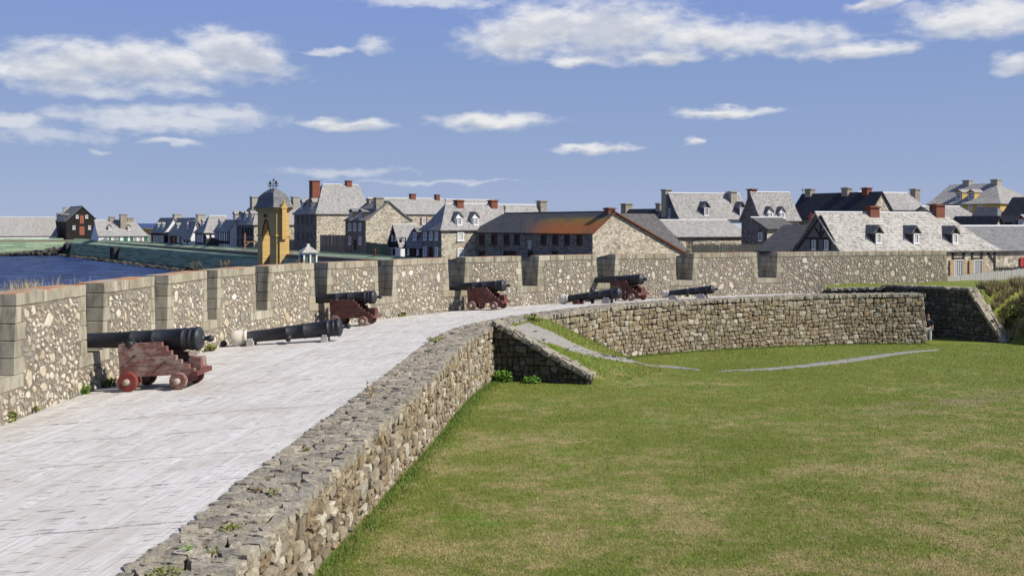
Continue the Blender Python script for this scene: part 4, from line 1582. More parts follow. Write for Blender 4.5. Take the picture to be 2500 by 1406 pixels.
# ---- left: the quay and what stands behind it
H = House('long_shed', 'long low white-walled shed with pale shingle roof at left edge beyond green wall', -250, 235, None, 139, 577, 530, L=8.5, wall=('white', 'white'), zb=-1.2)
H = House('black_warehouse', 'tall black boarded warehouse with two faded red loft doors in its gable', 162, 250, 135, 239, 539, 504, 'L', wall=('black', 'black'), gable='black_v', roof='slate_mid',
          flare=1, zb=-0.4, cat='warehouse', ridge='darktrim')
H.panel('loft_door', 'R', 195, 204.5, 526, 546, 'reddoor')
H.panel('door', 'R', 194, 206, 553, 574, 'reddoor')
H.wins('R', [188.5, 211.5], 525, 533, cols=3, rows=3, wpx=6.5)
H.wins('R', [180.5, 218.5], 551, 560, cols=3, rows=3, wpx=6.5)
H.dormers([(140, 532), (149, 533), (158, 534)], w=1.5, h=0.9, rh=0.25)
H.chim(158, 506, 0.8, 0.8, 'render', off=-0.8, drop=3)
H = House('low_white_house', 'low white house with green shutters and stone chimney behind sea wall', 241, 226, None, 362, 576, 538, L=8.0, r1=326, wall=('white', 'white'), trim='darktrim')
H.wins('R', [258, 283], 578, 590, cols=4, rows=3, wpx=11)
H.wins('R', [330, 344], 578, 590, cols=4, rows=3, wpx=9)
for a_, b_ in ((266, 271), (288, 293), (302, 312), (318, 326), (352, 361)):
    H.panel('shutter', 'R', a_, b_, 577, 590, 'greenshut')
H.dormers([(268, 562), (315.5, 562)], w=0.75, h=0.75, rh=0.45, wall='render')
H.chim(301, 523, 1.4, 1.3, 'chimstone', off=-1.6, cap='chimstone', drop=2.5)
H.chim(273, 529, 1.1, 1.0, 'chimstone', cap='chimstone')
H.chim(318, 532, 1.2, 1.0, 'chimstone', cap='chimstone')

GR = 'row houses along the quay'
H = House('quay_house', 'black-walled hip-roofed cottage at far left end of the quay row', 403, 196, 369, 448, 566, 533, 'L', r1=385, wall=('black', 'black'), gable='white', group=GR)
H.wins('L', [377, 383.5, 390.5, 397], 575, 590, cols=2, rows=4, wpx=4.5)
H.dormers([(385, 560), (397, 560)], w=1.0, h=0.95, rh=0.3, wall='frame')
H.chim(432, 523, 1.3, 1.3, 'render', off=1.0, drop=3)
H = House('quay_house', 'brown-boarded cottage with broad grey roof and brown door in the quay row', 450, 187, 403, 506, 573, 533, 'L', wall=('brown', 'brown'), roof='shingle', group=GR)
H.wins('L', [412, 436, 446], 576, 591, cols=2, rows=4, wpx=5.5)
H.panel('door', 'L', 423, 428, 578, 593, 'reddoor')
H.dormers([(432, 562)], w=1.0, h=0.95, rh=0.3, wall='frame')
H.chim(490, 523, 1.4, 1.2, 'render', off=1.6, drop=3)
H = House('quay_house', 'narrow whitewashed cottage with steep pale roof in the quay row', 466, 178, 446, 492, 578, 541, 'L', wall=('white', 'white'), group=GR)
H.wins('L', [451, 463], 579, 590, cols=2, rows=3, wpx=3, mats=('darktrim', 'glass'))
H.panel('door', 'L', 456, 459, 580, 596, 'darktrim')
H.dormers([(458, 560)], w=0.8, h=0.8, rh=0.3, wall='frame')
H = House('quay_house', 'half-timbered white house with big pale roof in the quay row', 500, 172, 476, 563, 567, 528, 'R', r0=511, wall=('white', 'white'), group=GR)
H.timbers('L', [(477.5, 568, 477.5, 597), (481, 570, 481, 597), (486, 570, 486, 597), (491, 570, 491, 597), (497, 570, 497, 597), (499.3, 568, 499.3, 597), (477, 570, 500, 570), (477, 594, 500, 595)], w=0.3)
H.timbers('R', [(500.5, 568, 500.5, 598), (514, 568, 514, 598), (500, 569, 560, 569)], w=0.3)
H.dormers([(494, 553)], w=0.9, h=0.9, rh=0.3, wall='frame', face='hip')
H = House('quay_house', 'half-timbered cottage with small dormer left of the shaded stone house', 560, 164, 524, 590, 562, 538, 'L', wall=('white', 'white'), group=GR)
H.timbers('L', [(x, 563, x, 598) for x in (525, 530, 534, 540, 545, 551, 556, 559.5)], w=0.35)
H.timbers('L', [(525, 590, 560, 592)], w=0.4)
H.dormers([(537, 556)], w=1.3, h=1.0, rh=0.3, wall='frame')
H = House('stone_house', 'shaded stone house with row of four dormers behind the yellow gate', 620, 158, 562, 738, 548, 491, 'R', r0=628, wall=('stonewall', 'stoneshade'))
H.wins('L', [574, 580, 593, 601, 607, 614], 556, 575, cols=2, rows=4, wpx=3.5, mats=('darktrim', 'glass'))
H.wins('L', [574, 580, 593, 601, 607, 614], 582, 597, cols=2, rows=4, wpx=3.5, mats=('darktrim', 'glass'))
H.dormers([(572, 537), (587, 537), (599, 537), (612, 537)], w=1.0, h=1.0, rh=0.3, wall='render', roof='shingle', face='hip')
H.chim(620, 480, 0.95, 1.1, 'render', drop=3, off=-0.6)
H.chim(720, 480, 0.95, 1.1, 'render', drop=2)
H = House('stone_mansion', 'tall hip-roofed stone mansion with big red brick chimney right of the yellow gate', 773, 150, 718, 906, 520, 451, 'R', r0=788, r1=884, wall=('stonewall', 'stoneshade'), roof='shingle')
H.wins('L', [728, 740, 751, 762], 524, 550, cols=2, rows=6, wpx=4.2, mats=('greyfence', 'glass'))
H.wins('L', [728, 740, 751, 762], 567, 587, cols=2, rows=5, wpx=4.2, mats=('greyfence', 'glass'))
H.dormers([(737, 510), (762, 510)], w=0.8, h=1.0, rh=0.45, wall='greyfence', face='hip')
H.chim(768, 441, 1.15, 1.3, 'brick', off=-0.8, drop=4.5, cap='brick')
H.chim(850.5, 441, 0.8, 0.8, 'brick', drop=1.0, cap='brick')
H = House('gabled_stone_house', 'stone house whose sunlit gable carries a tall stone chimney', 893, 132, 843, 1004, 537, 493, 'L', wall=('stonewall', 'stoneshade'), roof='slate_mid', ridge='darktrim')
H.wins('L', [855, 867, 880], 544, 563, cols=2, rows=4, wpx=5.5)
H.wins('L', [855, 880], 577, 597, cols=2, rows=4, wpx=5.5)
H.panel('door', 'L', 864.5, 870, 585, 610, 'timber')
H.dormers([(858, 534), (881, 535)], w=1.3, h=0.95, rh=0.25, wall='darktrim')
H.chim(924, 482, 1.0, 0.9, 'chimstone', off=-1.0, drop=2.5, cap='chimstone', z0=None)
H.chim(904, 485, 0.7, 0.8, 'chimstone', off=0.0, drop=1.5, cap='chimstone')
GT = 'barracks roofs behind the stone houses'
H = House('long_barracks', 'long grey-roofed stone building behind with window framed in brick', 925, 172, None, 1078, 522, 484, L=8.0, wall=('stonewall', 'stonewall'), group=GT)
H.wins('R', [1034.5], 531, 548, cols=4, rows=5, wpx=9, shut=((-0.72, 0.3, 'brick'), (0.72, 0.3, 'brick')))
H.chim(1007, 473, 0.9, 0.8, 'brick', cap='brick')
H = House('rear_barracks', 'rearmost long grey roof ending above the hip-roofed white-windowed house', 1060, 184, None, 1236, 524, 487, L=8.0, r1=1222, group=GT)
H.chim(1067, 475, 0.7, 0.9, 'brick', cap='brick', drop=2)
H = House('black_gabled_house', 'small house with steep black triangular gable over white ground floor', 978, 119, 946, 1034, 604, 550, 'R', wall=('white', 'white'), gable='black', flare=1, ov=0.1)
H.wins('L', [959, 967], 574, 588, cols=1, rows=3, wpx=2.4)
H.wins('L', [953, 971], 606, 621, cols=2, rows=3, wpx=5)
H.panel('door', 'L', 960.5, 965, 606, 623, 'oxblood')
H = House('black_porch_house', 'low black cottage with one dormer beside the sign bracket', 1030, 113, 989, 1066, 600, 565, 'L', wall=('black', 'black'), roof='slate_mid')
H.wins('L', [998, 1021], 606, 622, cols=2, rows=4, wpx=4)
H.panel('door', 'L', 1008, 1014, 605, 623, 'oxblood')
H.dormers([(1014, 587)], w=1.0, h=1.0, rh=0.3, wall='darktrim')
H = House('hip_roofed_stone_house', 'hip-roofed stone house with white windows and two dormers', 1078, 107, 1030, 1331, 558, 500, 'R', r0=1088, wall=('stonewall', 'stoneshade'))
H.wins('L', [1038.5, 1053, 1066.5], 565, 586, cols=2, rows=4, wpx=6.5)
H.wins('L', [1038.5, 1066.5], 603, 625, cols=2, rows=4, wpx=6.5)
H.panel('door', 'L', 1048, 1056, 603, 627, 'oxblood')
H.wins('R', [1124], 567, 588, cols=4, rows=6, wpx=16, fr=0.13)
H.wins('R', [1124], 606, 627, cols=4, rows=6, wpx=16, fr=0.13)
H.dormers([(1121, 550), (1161, 550)], w=0.72, h=0.85, rh=0.45, wall='frame', roof='slate_mid')
H.chim(1120, 488, 0.75, 0.8, 'brick', cap='brick')
H.chim(1203, 488, 0.75, 0.8, 'brick', cap='brick')
H.chim(1322.5, 490, 0.8, 0.8, 'chimstone', cap='chimstone', drop=1.6)
H.finial(0, 0.5, 'ridge')
# ---- storehouse with the orange lichened roof
H = House('stone_storehouse', 'long stone storehouse with orange lichen roof and sunlit broad gable', 1447, 92, 1153, 1669, 569, 519, 'L', rf=0.225, ye2=617, r1=1232, wall=('stonewall', 'stoneshade'),
          gable='stonewall', roof='roof_lichen', flare=1, ridge='darktrim', cat='storehouse', ov=0.2, group=None)
H.wins('L', [1177, 1206.5, 1237, 1262.5, 1327.5, 1356, 1385, 1415], 571, 597, cols=2, rows=1, fr=0.14, wpx=12, mats=('darktrim', 'oxblood'))
H.wins('L', [1177, 1237, 1252, 1296, 1355], 612, 640, cols=2, rows=1, fr=0.14, wpx=13, mats=('darktrim', 'oxblood'))
H.panel('notice_board', 'L', 1290, 1298, 587, 608, 'sign')
H.chim(1488, 507, 0.72, 0.7, 'brick', cap='brick', drop=0.5)
H.finial(1, 0.75, 'gold')
m = MB()
for (u0, z0, u1, z1) in ((-0.2, H.ze - 0.15, H.rv, H.zr), (H.rv, H.zr, H.V + 0.2, None)):
    if z1 is None:
        z1 = CAMZ - (617 - HY) * (H.C + H.dv * H.V)[1] / F - H.zb - 0.12
    m.hexa([(u0, -0.24, z0 - 0.02), (u1, -0.24, z1 - 0.02), (u1, -0.17, z1 - 0.02), (u0, -0.17, z0 - 0.02), (u0, -0.24, z0 + 0.10), (u1, -0.24, z1 + 0.10), (u1, -0.17, z1 + 0.10), (u0, -0.17, z0 + 0.10)])
m.build('verge_board', 'redtrim', H.root)
H = House('grey_roofed_store', 'plain grey roof sloping down right behind the storehouse gable', 1590, 98, None, 1674, 613, 524, 'R', L=9.6, wall=('stoneshade', 'stoneshade'), roof='shingle_dark', flare=1, ridge=None)
# ---- right: roofs behind the parapet
GB = 'roofs behind the parapet on the right'
H = House('blue_roofed_house', 'low blue-black roof with two stone chimneys right of the storehouse ridge', 1616, 128, 1508, 1650, 532, 511, 'L', wall=('stonewall', 'stoneshade'), roof='slate_blue', group=GB, ridge=None)
H.chim(1530, 497, 1.1, 1.0, 'chimstone', cap='chimstone')
H.chim(1611, 496, 0.7, 0.8, 'chimstone', cap='chimstone')
H = House('slate_gabled_house', 'pale-roofed house with slate-blue gable and two tall rendered chimneys', 1660, 112, 1610, 1834, 532, 473, 'R', phi=22, r1=1806, wall=('bluefascia', 'slateblue_wall'), gable='slateblue_wall', group=GB)
H.wins('L', [1635], 509, 531, cols=2, rows=4, wpx=5, fr=0.06)
H.dormers([(1724, 527), (1811, 527)], w=0.75, h=0.95, rh=0.5, wall='slateblue_wall', roof='slate_mid')
H.chim(1627, 462, 0.75, 0.9, 'render', off=0.6, drop=2.5)
H.chim(1787, 467, 0.75, 0.8, 'render', off=-0.5, drop=2.0)
H = House('lean_to_house', 'long lean-to with pale roof over sunlit stone wall behind dark palisade', 1652, 104, None, 1828, 578, 539, 'R', phi=22, L=4.2, rf=0.98, wall=('stonewall', 'stonewall'), flare=1, group=GB, trim='darktrim')
H = House('stone_gabled_house', 'pale-roofed house with shaded stone gable and brick chimney', 1859, 100, 1810, 1950, 533, 471, 'R', phi=24, wall=('stonewall', 'stoneshade'), group=GB)
H.dormers([(1880, 533), (1909, 533)], w=0.62, h=0.62, rh=0.4, wall='frame', roof='slate_mid', cols=2, rows=3)
H.chim(1836, 461, 0.6, 0.7, 'brick', cap='brick', off=0.3, drop=2.0)
H = House('stone_wing', 'small stone wing with slab roof and white shuttered window', 1873, 91, 1836, 1942, 558, 533, 'R', phi=24, rf=0.98, wall=('stonewall', 'stoneshade'), roof='shingle_dark', flare=1, group=GB)
H.wins('L', [1858], 568, 588, cols=2, rows=4, wpx=10, shut=((-0.85, 0.6, 'greyfence'), (0.8, 0.5, 'greyfence')))
H.wins('R', [1914], 566, 582, cols=2, rows=4, wpx=5)
H = House('black_roofed_house', 'large house with long black roof and sunlit stone gable', 2118, 106, 1928, 2184, 528, 470, 'L', wall=('stonewall', 'stoneshade'), roof='slate_blue', flare=1, group=GB, ridge=None)
H.chim(1977, 461, 0.7, 0.8, 'chimstone', cap='chimstone')
H.chim(2067, 458, 0.7, 0.8, 'chimstone', cap='chimstone')
H.chim(2116, 458, 0.7, 0.7, 'brick', cap='brick')
H.finial(1, 0.5, 'ridge')
H = House('pale_roofed_house', 'plain pale shingle roof right of the black roof', 2150, 114, None, 2266, 512, 471, 'R', phi=24, L=6.5, group=GB)
H.chim(2234, 461, 0.7, 0.8, 'chimstone', cap='chimstone')
H = House('yellow_house', 'distant yellow house with two yellow dormers and broad grey hipped roof', 2442, 140, 2266, 2545, 496, 449, 'L', r0=2432, r1=2320, wall=('yellowplain', 'yellowplain'), roof='shingle', group=GB, ridge=None)
H.wins('L', [2316, 2344, 2369, 2394], 500, 512, cols=3, rows=3, wpx=9)
H.dormers([(2341, 487), (2371, 487)], w=1.0, h=1.0, rh=0.3, wall='yellowplain')
H.chim(2363, 440, 1.0, 1.0, 'render', drop=1)
H.chim(2432, 438, 1.0, 1.0, 'render', drop=1.5)
H = House('plain_grey_house', 'small pale grey roof below the yellow house', 2296, 112, None, 2388, 532, 505, 'R', phi=24, L=5.0, r1=2372, group=GB)
H = House('dark_hipped_house', 'dark roof with pale hip below the yellow house', 2432, 100, 2362, 2482, 552, 508, 'L', r0=2436, wall=('stonewall', 'stonewall'), roof='slate_mid', group=GB, ridge=None)
H = House('black_low_house', 'low black roof just above the timbered house hip', 2425, 93, 2322, 2452, 556, 530, 'L', wall=('stonewall', 'stoneshade'), roof='slate_blue', flare=1, group=GB, ridge=None)
H = House('edge_house', 'blue-black roof cut by right edge of the view below yellow house', 2545, 97, 2438, 2620, 540, 482, 'L', wall=('black', 'black'), roof='slate_blue', group=GB, ridge=None)
H = House('edge_black_house', 'steep black roof with red dormer at the right edge', 2560, 88, 2470, 2640, 556, 492, 'L', wall=('black', 'black'), roof='slate_blue', group=GB, ridge=None)
H.dormers([(2494, 551)], w=0.6, h=0.6, rh=0.25, wall='redshut', roof='shingle')
H = House('timbered_house', 'nearest big house with three dormers, timber-framed gable and tan shutters', 2052, 73, 1940, 2434, 611, 521, 'R', phi=24, r1=2302, wall=('stonewall', 'infill'), gable='infill', roof='shingle_warm', group=GB, flare=0.84)
H.dormers([(2143, 595), (2235, 595), (2330, 595)], w=0.66, h=0.80, rh=0.42, wall='darktrim', roof='slate_mid')
H.wins('R', [2339, 2386], 634, 674, cols=4, rows=8, wpx=22, fr=0.07, shut=((-0.78, 0.42, 'tan'), (0.66, 0.34, 'tan')))
H.timbers('R', [(2326, 614, 2326, 690), (2352, 614, 2352, 690), (2373, 614, 2373, 690), (2396, 614, 2396, 690), (2428, 614, 2428, 690), (2318, 615, 2432, 612), (2410, 616, 2428, 640), (2326, 632, 2352, 632), (2373, 632, 2396, 632)], w=0.16)
H.timbers('L', [(1946, 610, 2004, 527), (2048, 610, 2004, 527), (2004, 530, 2004, 580), (1966, 582, 2034, 582), (2004, 578, 1990, 556), (2004, 578, 2018, 556), (1981, 584, 1981, 610), (1996, 584, 1996, 610), (2013, 584, 2013, 610), (2027, 584, 2027, 610)], w=0.14)
H.wins('L', [1988.5, 2019.5], 586, 609, cols=2, rows=4, wpx=9, fr=0.07)
H.chim(2128, 503, 0.85, 0.7, 'brick', cap='brick')
H.chim(2288, 498, 0.85, 0.7, 'brick', cap='brick')
H = House('dark_annex', 'low dark-roofed annex sloping down beside the timbered gable', 1960, 77, 1852, 2030, 613, 552, 'L', phi=24, rf=0.97, wall=('stoneshade', 'stoneshade'), roof='shingle_dark', group=GB, flare=1, ridge=None)
H = House('red_shuttered_house', 'stone house with red-shuttered window at the right edge', 2392, 80, None, 2640, 612, 554, 'R', phi=24, L=6.0, wall=('stonewall', 'stonewall'), roof='slate_mid', group=GB)
H.wins('R', [2503], 628, 655, cols=3, rows=5, wpx=12, mats=('redshut', 'glass'), shut=((-0.9, 0.6, 'redshut'),))


# ------------------------------------------------------------------ quay walls
def quay_wall(name, label, a, dr, ln, mirror=False, top=-0.45):
    """boarded sea wall: local x along, face at y = 0 looking to -y (battered), top at z = 0"""
    rz = math.atan2(dr[1], dr[0])
    o = tag(empty(name, (a[0], a[1], top), rz), label, 'sea wall')
    m = MB()
    sg_ = 1
    m.extrude([(-0.75, -4.0), (0.0, -0.5), (2.2, 0.35), (2.6, 0.35), (2.6, -4.0)], 'x', 0, ln)
    m.build('wall', 'quay', o)
    c = MB()
    c.box(0, ln, 2.25, 2.5, 0.353, 0.45)
    c.build('capping_timber', 'quay', o)
    return o


def port(o, x, w, h, z0):
    m = MB()
    m.box(x - w / 2, x - w / 2 + 0.35, -1.1, 0.2, z0, z0 + h)
    m.box(x + w / 2 - 0.35, x + w / 2, -1.1, 0.2, z0, z0 + h)
    m.box(x - w / 2, x + w / 2, -1.12, 0.2, z0 + h, z0 + h + 0.3)
    g = m.build('water_gate', 'darktrim', o)
    d = MB()
    for k in range(4):
        x0 = x - w / 2 + 0.35 + (w - 0.7) * k / 4
        d.box(x0, x0 + (w - 0.7) / 4 - 0.03, -0.9, 0.2, z0, z0 + h)
    d.build('gate_board', 'darkwood', g)


gl = Q0 + QD * 86.5           # gate tower stands in the line of the wall
wq = quay_wall('quay_wall', 'long shaded green-boarded sea wall from harbour corner to the yellow gate', Q0, QD, float(np.linalg.norm(Q1 - Q0)))
port(wq, 5.5, 3.2, 2.2, -3.2)
port(wq, 50, 3.4, 2.5, -3.4)
quay_wall('quay_wall', 'green-boarded sea wall right of the yellow gate running behind the parapet', Q1 + QD * 6.4, QD, 44.0)
dl = QL
wl_ = quay_wall('quay_wall', 'sunlit pale green boarded sea wall at the left edge', Q0 + QL * 95, -QL, 95.0)
# rocks along the foot of the walls
r = np.random.default_rng(77)
T_ROCK = templates('rock', 8, 'rock', smooth=False, round_=0.6, amp=0.14)
V, Fs, n = [], [], 0
for k in range(1500):
    if k < 900:
        q = r.uniform(-2, 100)
        c = Q0 + QD * q + np.array((-0.834, -0.552)) * r.uniform(0.4, 2.6)
        zz = -3.85 + r.uniform(0, 0.35)
        sz = r.uniform(0.25, 0.9)
    else:
        q = abs(r.normal(0, 16))
        spread = max(0.4, 3.6 - q * 0.12)
        c = Q0 + QL * q + np.array((0.552, -0.834)) * r.uniform(0.3, 1.2 + spread)
        zz = -3.85 + r.uniform(0, 0.5) + max(0, 2.6 - q * 0.17) * r.uniform(0, 1) * 0.6
        sz = r.uniform(0.25, 0.8)
    vs, fs, _ = T_ROCK[int(r.integers(8))]
    V.append(vs * np.array((sz, sz * r.uniform(0.7, 1.3), sz * 0.6)) + np.array((c[0], c[1], zz)))
    Fs.append(fs + n)
    n += len(vs)
tag(link('shore_rocks', np_mesh('shore_rocks', np.concatenate(V), np.concatenate(Fs), 'rock', False, 4)), 'dark rocks along the waterline under the sea walls', 'rocks', kind='stuff')
hm = MB()
for k, (x0, x1, y, z) in enumerate(((-260, -60, 430, 1.1), (-420, -180, 520, 0.4))):
    n = 26
    top = [(x0 + (x1 - x0) * i / n, z * max(0.0, math.sin(math.pi * i / n)) ** 0.5 + 0.35 * math.sin(i * 1.9)) for i in range(n + 1)]
    hm.extrude([(x1, -6), (x0, -6)] + top, 'y', y, y + 60)
tag(hm.build('headland', 'headland'), kind='structure')

# ------------------------------------------------------------------ yellow gate tower
gphi = math.atan2(0.552, 0.834)
gd = 133.0
gc = np.array(((675 - CX) * gd / F, gd))
GT_ = tag(empty('gate_tower', (gc[0], gc[1], -4.2), gphi), 'tall yellow boarded water gate with pointed arch and bell-shaped slate roof', 'gate')
gs = lambda px: float(((px - CX) / F * gc[1] - gc[0]) / (-math.sin(gphi) - (px - CX) / F * math.cos(gphi)))
gr = lambda px: float(((px - CX) / F * gc[1] - gc[0]) / (math.cos(gphi) - (px - CX) / F * math.sin(gphi)))
gz = lambda py, dep=133.0: CAMZ - (py - HY) * dep / F + 4.2
LW, RW = gs(629), gr(706)
a0, a1 = gs(659), gs(641)
zc = gz(512)
sp, ap = gz(575), gz(537)
arch = []
for k in range(0, 13):
    u = k / 12
    arch.append((a0 + (a1 - a0) * u, sp + (ap - sp) * (1 - abs(2 * u - 1) ** 1.9)))
m = MB()
m.extrude([(0, 0), (a0, 0)] + arch + [(a1, 0), (LW, 0), (LW, zc), (0, zc)], 'x', 0, RW)
m.build('tower_wall', 'yellow', GT_)
# the jambs seen through the arch
for y0, y1, x0 in ((-0.25, 0.0, RW * 0.2),):
    m = MB()
    m.box(x0, RW * 0.8, y0, y1 - 0.002, 0.0, gz(520))
    m.box(RW * 0.32, RW * 0.68, -0.55, y0 - 0.002, gz(585), gz(510))
    pl_ = m.build('pilaster', 'yellow', GT_)
    m = MB()
    xm = RW / 2
    m.extrude([(xm - 0.45, gz(509)), (xm + 0.45, gz(509)), (xm, gz(492))], 'y', -0.6, -0.15)
    m.cyl((xm, -0.4, gz(496)), (xm, -0.4, gz(488)), 0.05, 0.03, 6)
    m.lathe([(-0.15, 0.01), (0, 0.16), (0.15, 0.01)], 8, 0, Matrix.Translation((xm, -0.4, gz(491))) @ Matrix.Rotation(math.pi / 2, 4, 'Y'))
    m.build('pinnacle', 'yellowplain', pl_)
m = MB()
e = 0.35
m.box(-e, RW + e, -e, LW + e, zc + 0.002, zc + 0.28)
m.box(-e * 0.5, RW + e * 0.5, -e * 0.5, LW + e * 0.5, zc - 0.2, zc)
m.box(-0.12, RW + 0.12, -0.12, a0 - 0.05, sp - 0.12, sp + 0.08)
m.box(-0.12, RW + 0.12, a1 + 0.05, LW + 0.12, sp - 0.12, sp + 0.08)
m.build('cornice', 'yellowplain', GT_)
m = MB()
for k in range(12):
    (y0, z0), (y1, z1) = arch[k], arch[k + 1]
    m.hexa([(-0.1, y0, z0), (-0.1, y1, z1), (0.02, y1, z1), (0.02, y0, z0), (-0.1, y0, z0 + 0.14), (-0.1, y1, z1 + 0.14), (0.02, y1, z1 + 0.14), (0.02, y0, z0 + 0.14)])
m.build('arch_moulding', 'darktrim', GT_)
m = MB()
yp = gs(649)
m.box(-0.08, 0.02, yp - 0.75, yp + 0.75, gz(532), gz(519))
pn_ = m.build('plaque', 'yellowplain', GT_)
m = MB()
m.box(-0.12, -0.081, yp - 0.5, yp + 0.5, gz(530), gz(521.5))
m.build('plaque_panel', 'darktrim', pn_)
for k in range(6):
    m = MB()
    w = (a1 - a0) / 6
    m.box(RW - 0.3, RW - 0.2, a0 + w * k + 0.02, a0 + w * (k + 1) - 0.02, 0, gz(613))
    m.build('door_board', 'greenfence', GT_)
# bell roof
prof = [(1.0, 0.0), (0.86, 0.08), (0.77, 0.22), (0.72, 0.40), (0.69, 0.57), (0.46, 0.79), (0.24, 1.0)]
m = MB()
hx, hy, zr0, zr1 = RW / 2 + e + 0.25, LW / 2 + e + 0.25, zc + 0.282, gz(459)
cxm, cym = RW / 2, LW / 2
rings = []
for k, h in prof:
    ex, ey = hx * k, hy * k
    if k < 0.3:
        ex, ey = 0.12, hy * 0.26
    rings.append([(cxm - ex, cym - ey, zr0 + (zr1 - zr0) * h), (cxm + ex, cym - ey, zr0 + (zr1 - zr0) * h), (cxm + ex, cym + ey, zr0 + (zr1 - zr0) * h), (cxm - ex, cym + ey, zr0 + (zr1 - zr0) * h)])
for r0_, r1_ in zip(rings[:-1], rings[1:]):
    for k in range(4):
        m.face([r0_[k], r0_[(k + 1) % 4], r1_[(k + 1) % 4], r1_[k]])
m.face(rings[-1])
m.face(rings[0][::-1])
rf_ = m.build('roof', 'slate_mid', GT_)
for yy, nm in ((cym - hy * 0.26, 'finial'), (cym + hy * 0.26, 'finial'), (cym, 'weathervane')):
    m = MB()
    b = Vector((cxm, yy, zr1 - 0.05))
    m.cyl(b, b + Vector((0, 0, 0.95 if nm == 'finial' else 1.35)), 0.05, 0.035, 6)
    if nm == 'finial':
        for dz in (0.35, 0.6):
            m.box(cxm - 0.06, cxm + 0.06, yy - 0.3, yy + 0.3, b.z + dz, b.z + dz + 0.12)
            m.box(cxm - 0.3, cxm + 0.3, yy - 0.06, yy + 0.06, b.z + dz + 0.003, b.z + dz + 0.117)
        m.lathe([(-0.25, 0.01), (-0.05, 0.2), (0.22, 0.01)], 8, 0, Matrix.Translation(b + Vector((0, 0, 0.9))) @ Matrix.Rotation(-math.pi / 2, 4, 'Y'))
    else:
        m.box(cxm - 0.03, cxm + 0.03, yy - 0.38, yy, b.z + 1.0, b.z + 1.3)
    m.build(nm, 'darktrim', GT_)

# ------------------------------------------------------------------ small hut beyond the parapet
c = P(752, 640, 58)
hut = tag(empty('sentry_hut', (c.x, c.y, -0.9), R(30)), 'tiny green and white hut with pyramid shingle roof just beyond the parapet', 'hut')
zz = lambda py: CAMZ - (py - HY) * 58 / F + 0.9
m = MB()
m.box(-0.42, 0.42, -0.42, 0.42, 0, zz(622))
m.build('wall', 'greenfence', hut)
m = MB()
m.box(-0.46, 0.46, -0.46, 0.46, zz(622) + 0.002, zz(617))
m.build('fascia', 'frame', hut)
for x, y in ((-0.44, -0.44), (0.44, -0.44), (0.0, -0.45), (-0.44, 0.44)):
    m = MB()
    m.box(x - 0.05, x + 0.05, y - 0.05, y + 0.05, 0, zz(622) - 0.002)
    m.build('post', 'frame', hut)
m = MB()
e, t0, t1 = 0.62, zz(617) + 0.003, zz(600)
k = 0.08
m.face([(-e, -e, t0), (e, -e, t0), (k, -k, t1), (-k, -k, t1)])
m.face([(e, -e, t0), (e, e, t0), (k, k, t1), (k, -k, t1)])
m.face([(e, e, t0), (-e, e, t0), (-k, k, t1), (k, k, t1)])
m.face([(-e, e, t0), (-e, -e, t0), (-k, -k, t1), (-k, k, t1)])
m.face([(-e, -e, t0), (-e, e, t0), (e, e, t0), (e, -e, t0)])
m.face([(-k, -k, t1), (k, -k, t1), (k, k, t1), (-k, k, t1)])
rf_ = m.build('roof', 'shingle_warm', hut)
m = MB()
m.box(-0.1, 0.1, -0.1, 0.1, t1 + 0.002, t1 + 0.1)
m.build('cap', 'ridge', rf_)


hut.scale = (0.8, 0.8, 1.0)


# ------------------------------------------------------------------ fences
def fence(name, label, a, b, z0a, z0b, ha, hb, w, mat, gap=0.01, post=2.2, jit=0.04, point=False, cat='fence'):
    a, b = Vector(a), Vector(b)
    L = (b - a).length
    d = (b - a) / L
    o = tag(empty(name, (a.x, a.y, z0a), math.atan2(d.y, d.x)), label, cat)
    n = int(L / w)
    u = MB()
    if point:
        u.extrude([(-0.5, 0), (0.5, 0), (0.5, 0.93), (0, 1.0), (-0.5, 0.93)], 'y', 0, 0.025)
    else:
        u.box(-0.5, 0.5, 0, 0.025, 0, 1)
    me = u.mesh('board', [mat], True)
    for i in range(n):
        f = (i + 0.5) / n
        h = ha + (hb - ha) * f + random.uniform(-jit, jit)
        mx = Matrix.Translation((L * f, random.uniform(-0.006, 0.006), (z0b - z0a) * f)) @ Matrix.Rotation(random.uniform(-0.012, 0.012), 4, 'Y') @ Matrix.Diagonal((w - gap, 1, h, 1))
        link('board', me, o, mx)
    for f in (0.25, 0.8):
        m = MB()
        p0, p1 = Vector((0, 0.03, ha * f)), Vector((L, 0.03, hb * f + z0b - z0a))
        m.hexa([p0, p1, p1 + Vector((0, 0.05, 0)), p0 + Vector((0, 0.05, 0)), p0 + Vector((0, 0, 0.08)), p1 + Vector((0, 0, 0.08)), p1 + Vector((0, 0.05, 0.08)), p0 + Vector((0, 0.05, 0.08))])
        m.build('rail', mat, o)
    return o


def gpt(px, d):
    return ((px - CX) * d / F, d, 0)


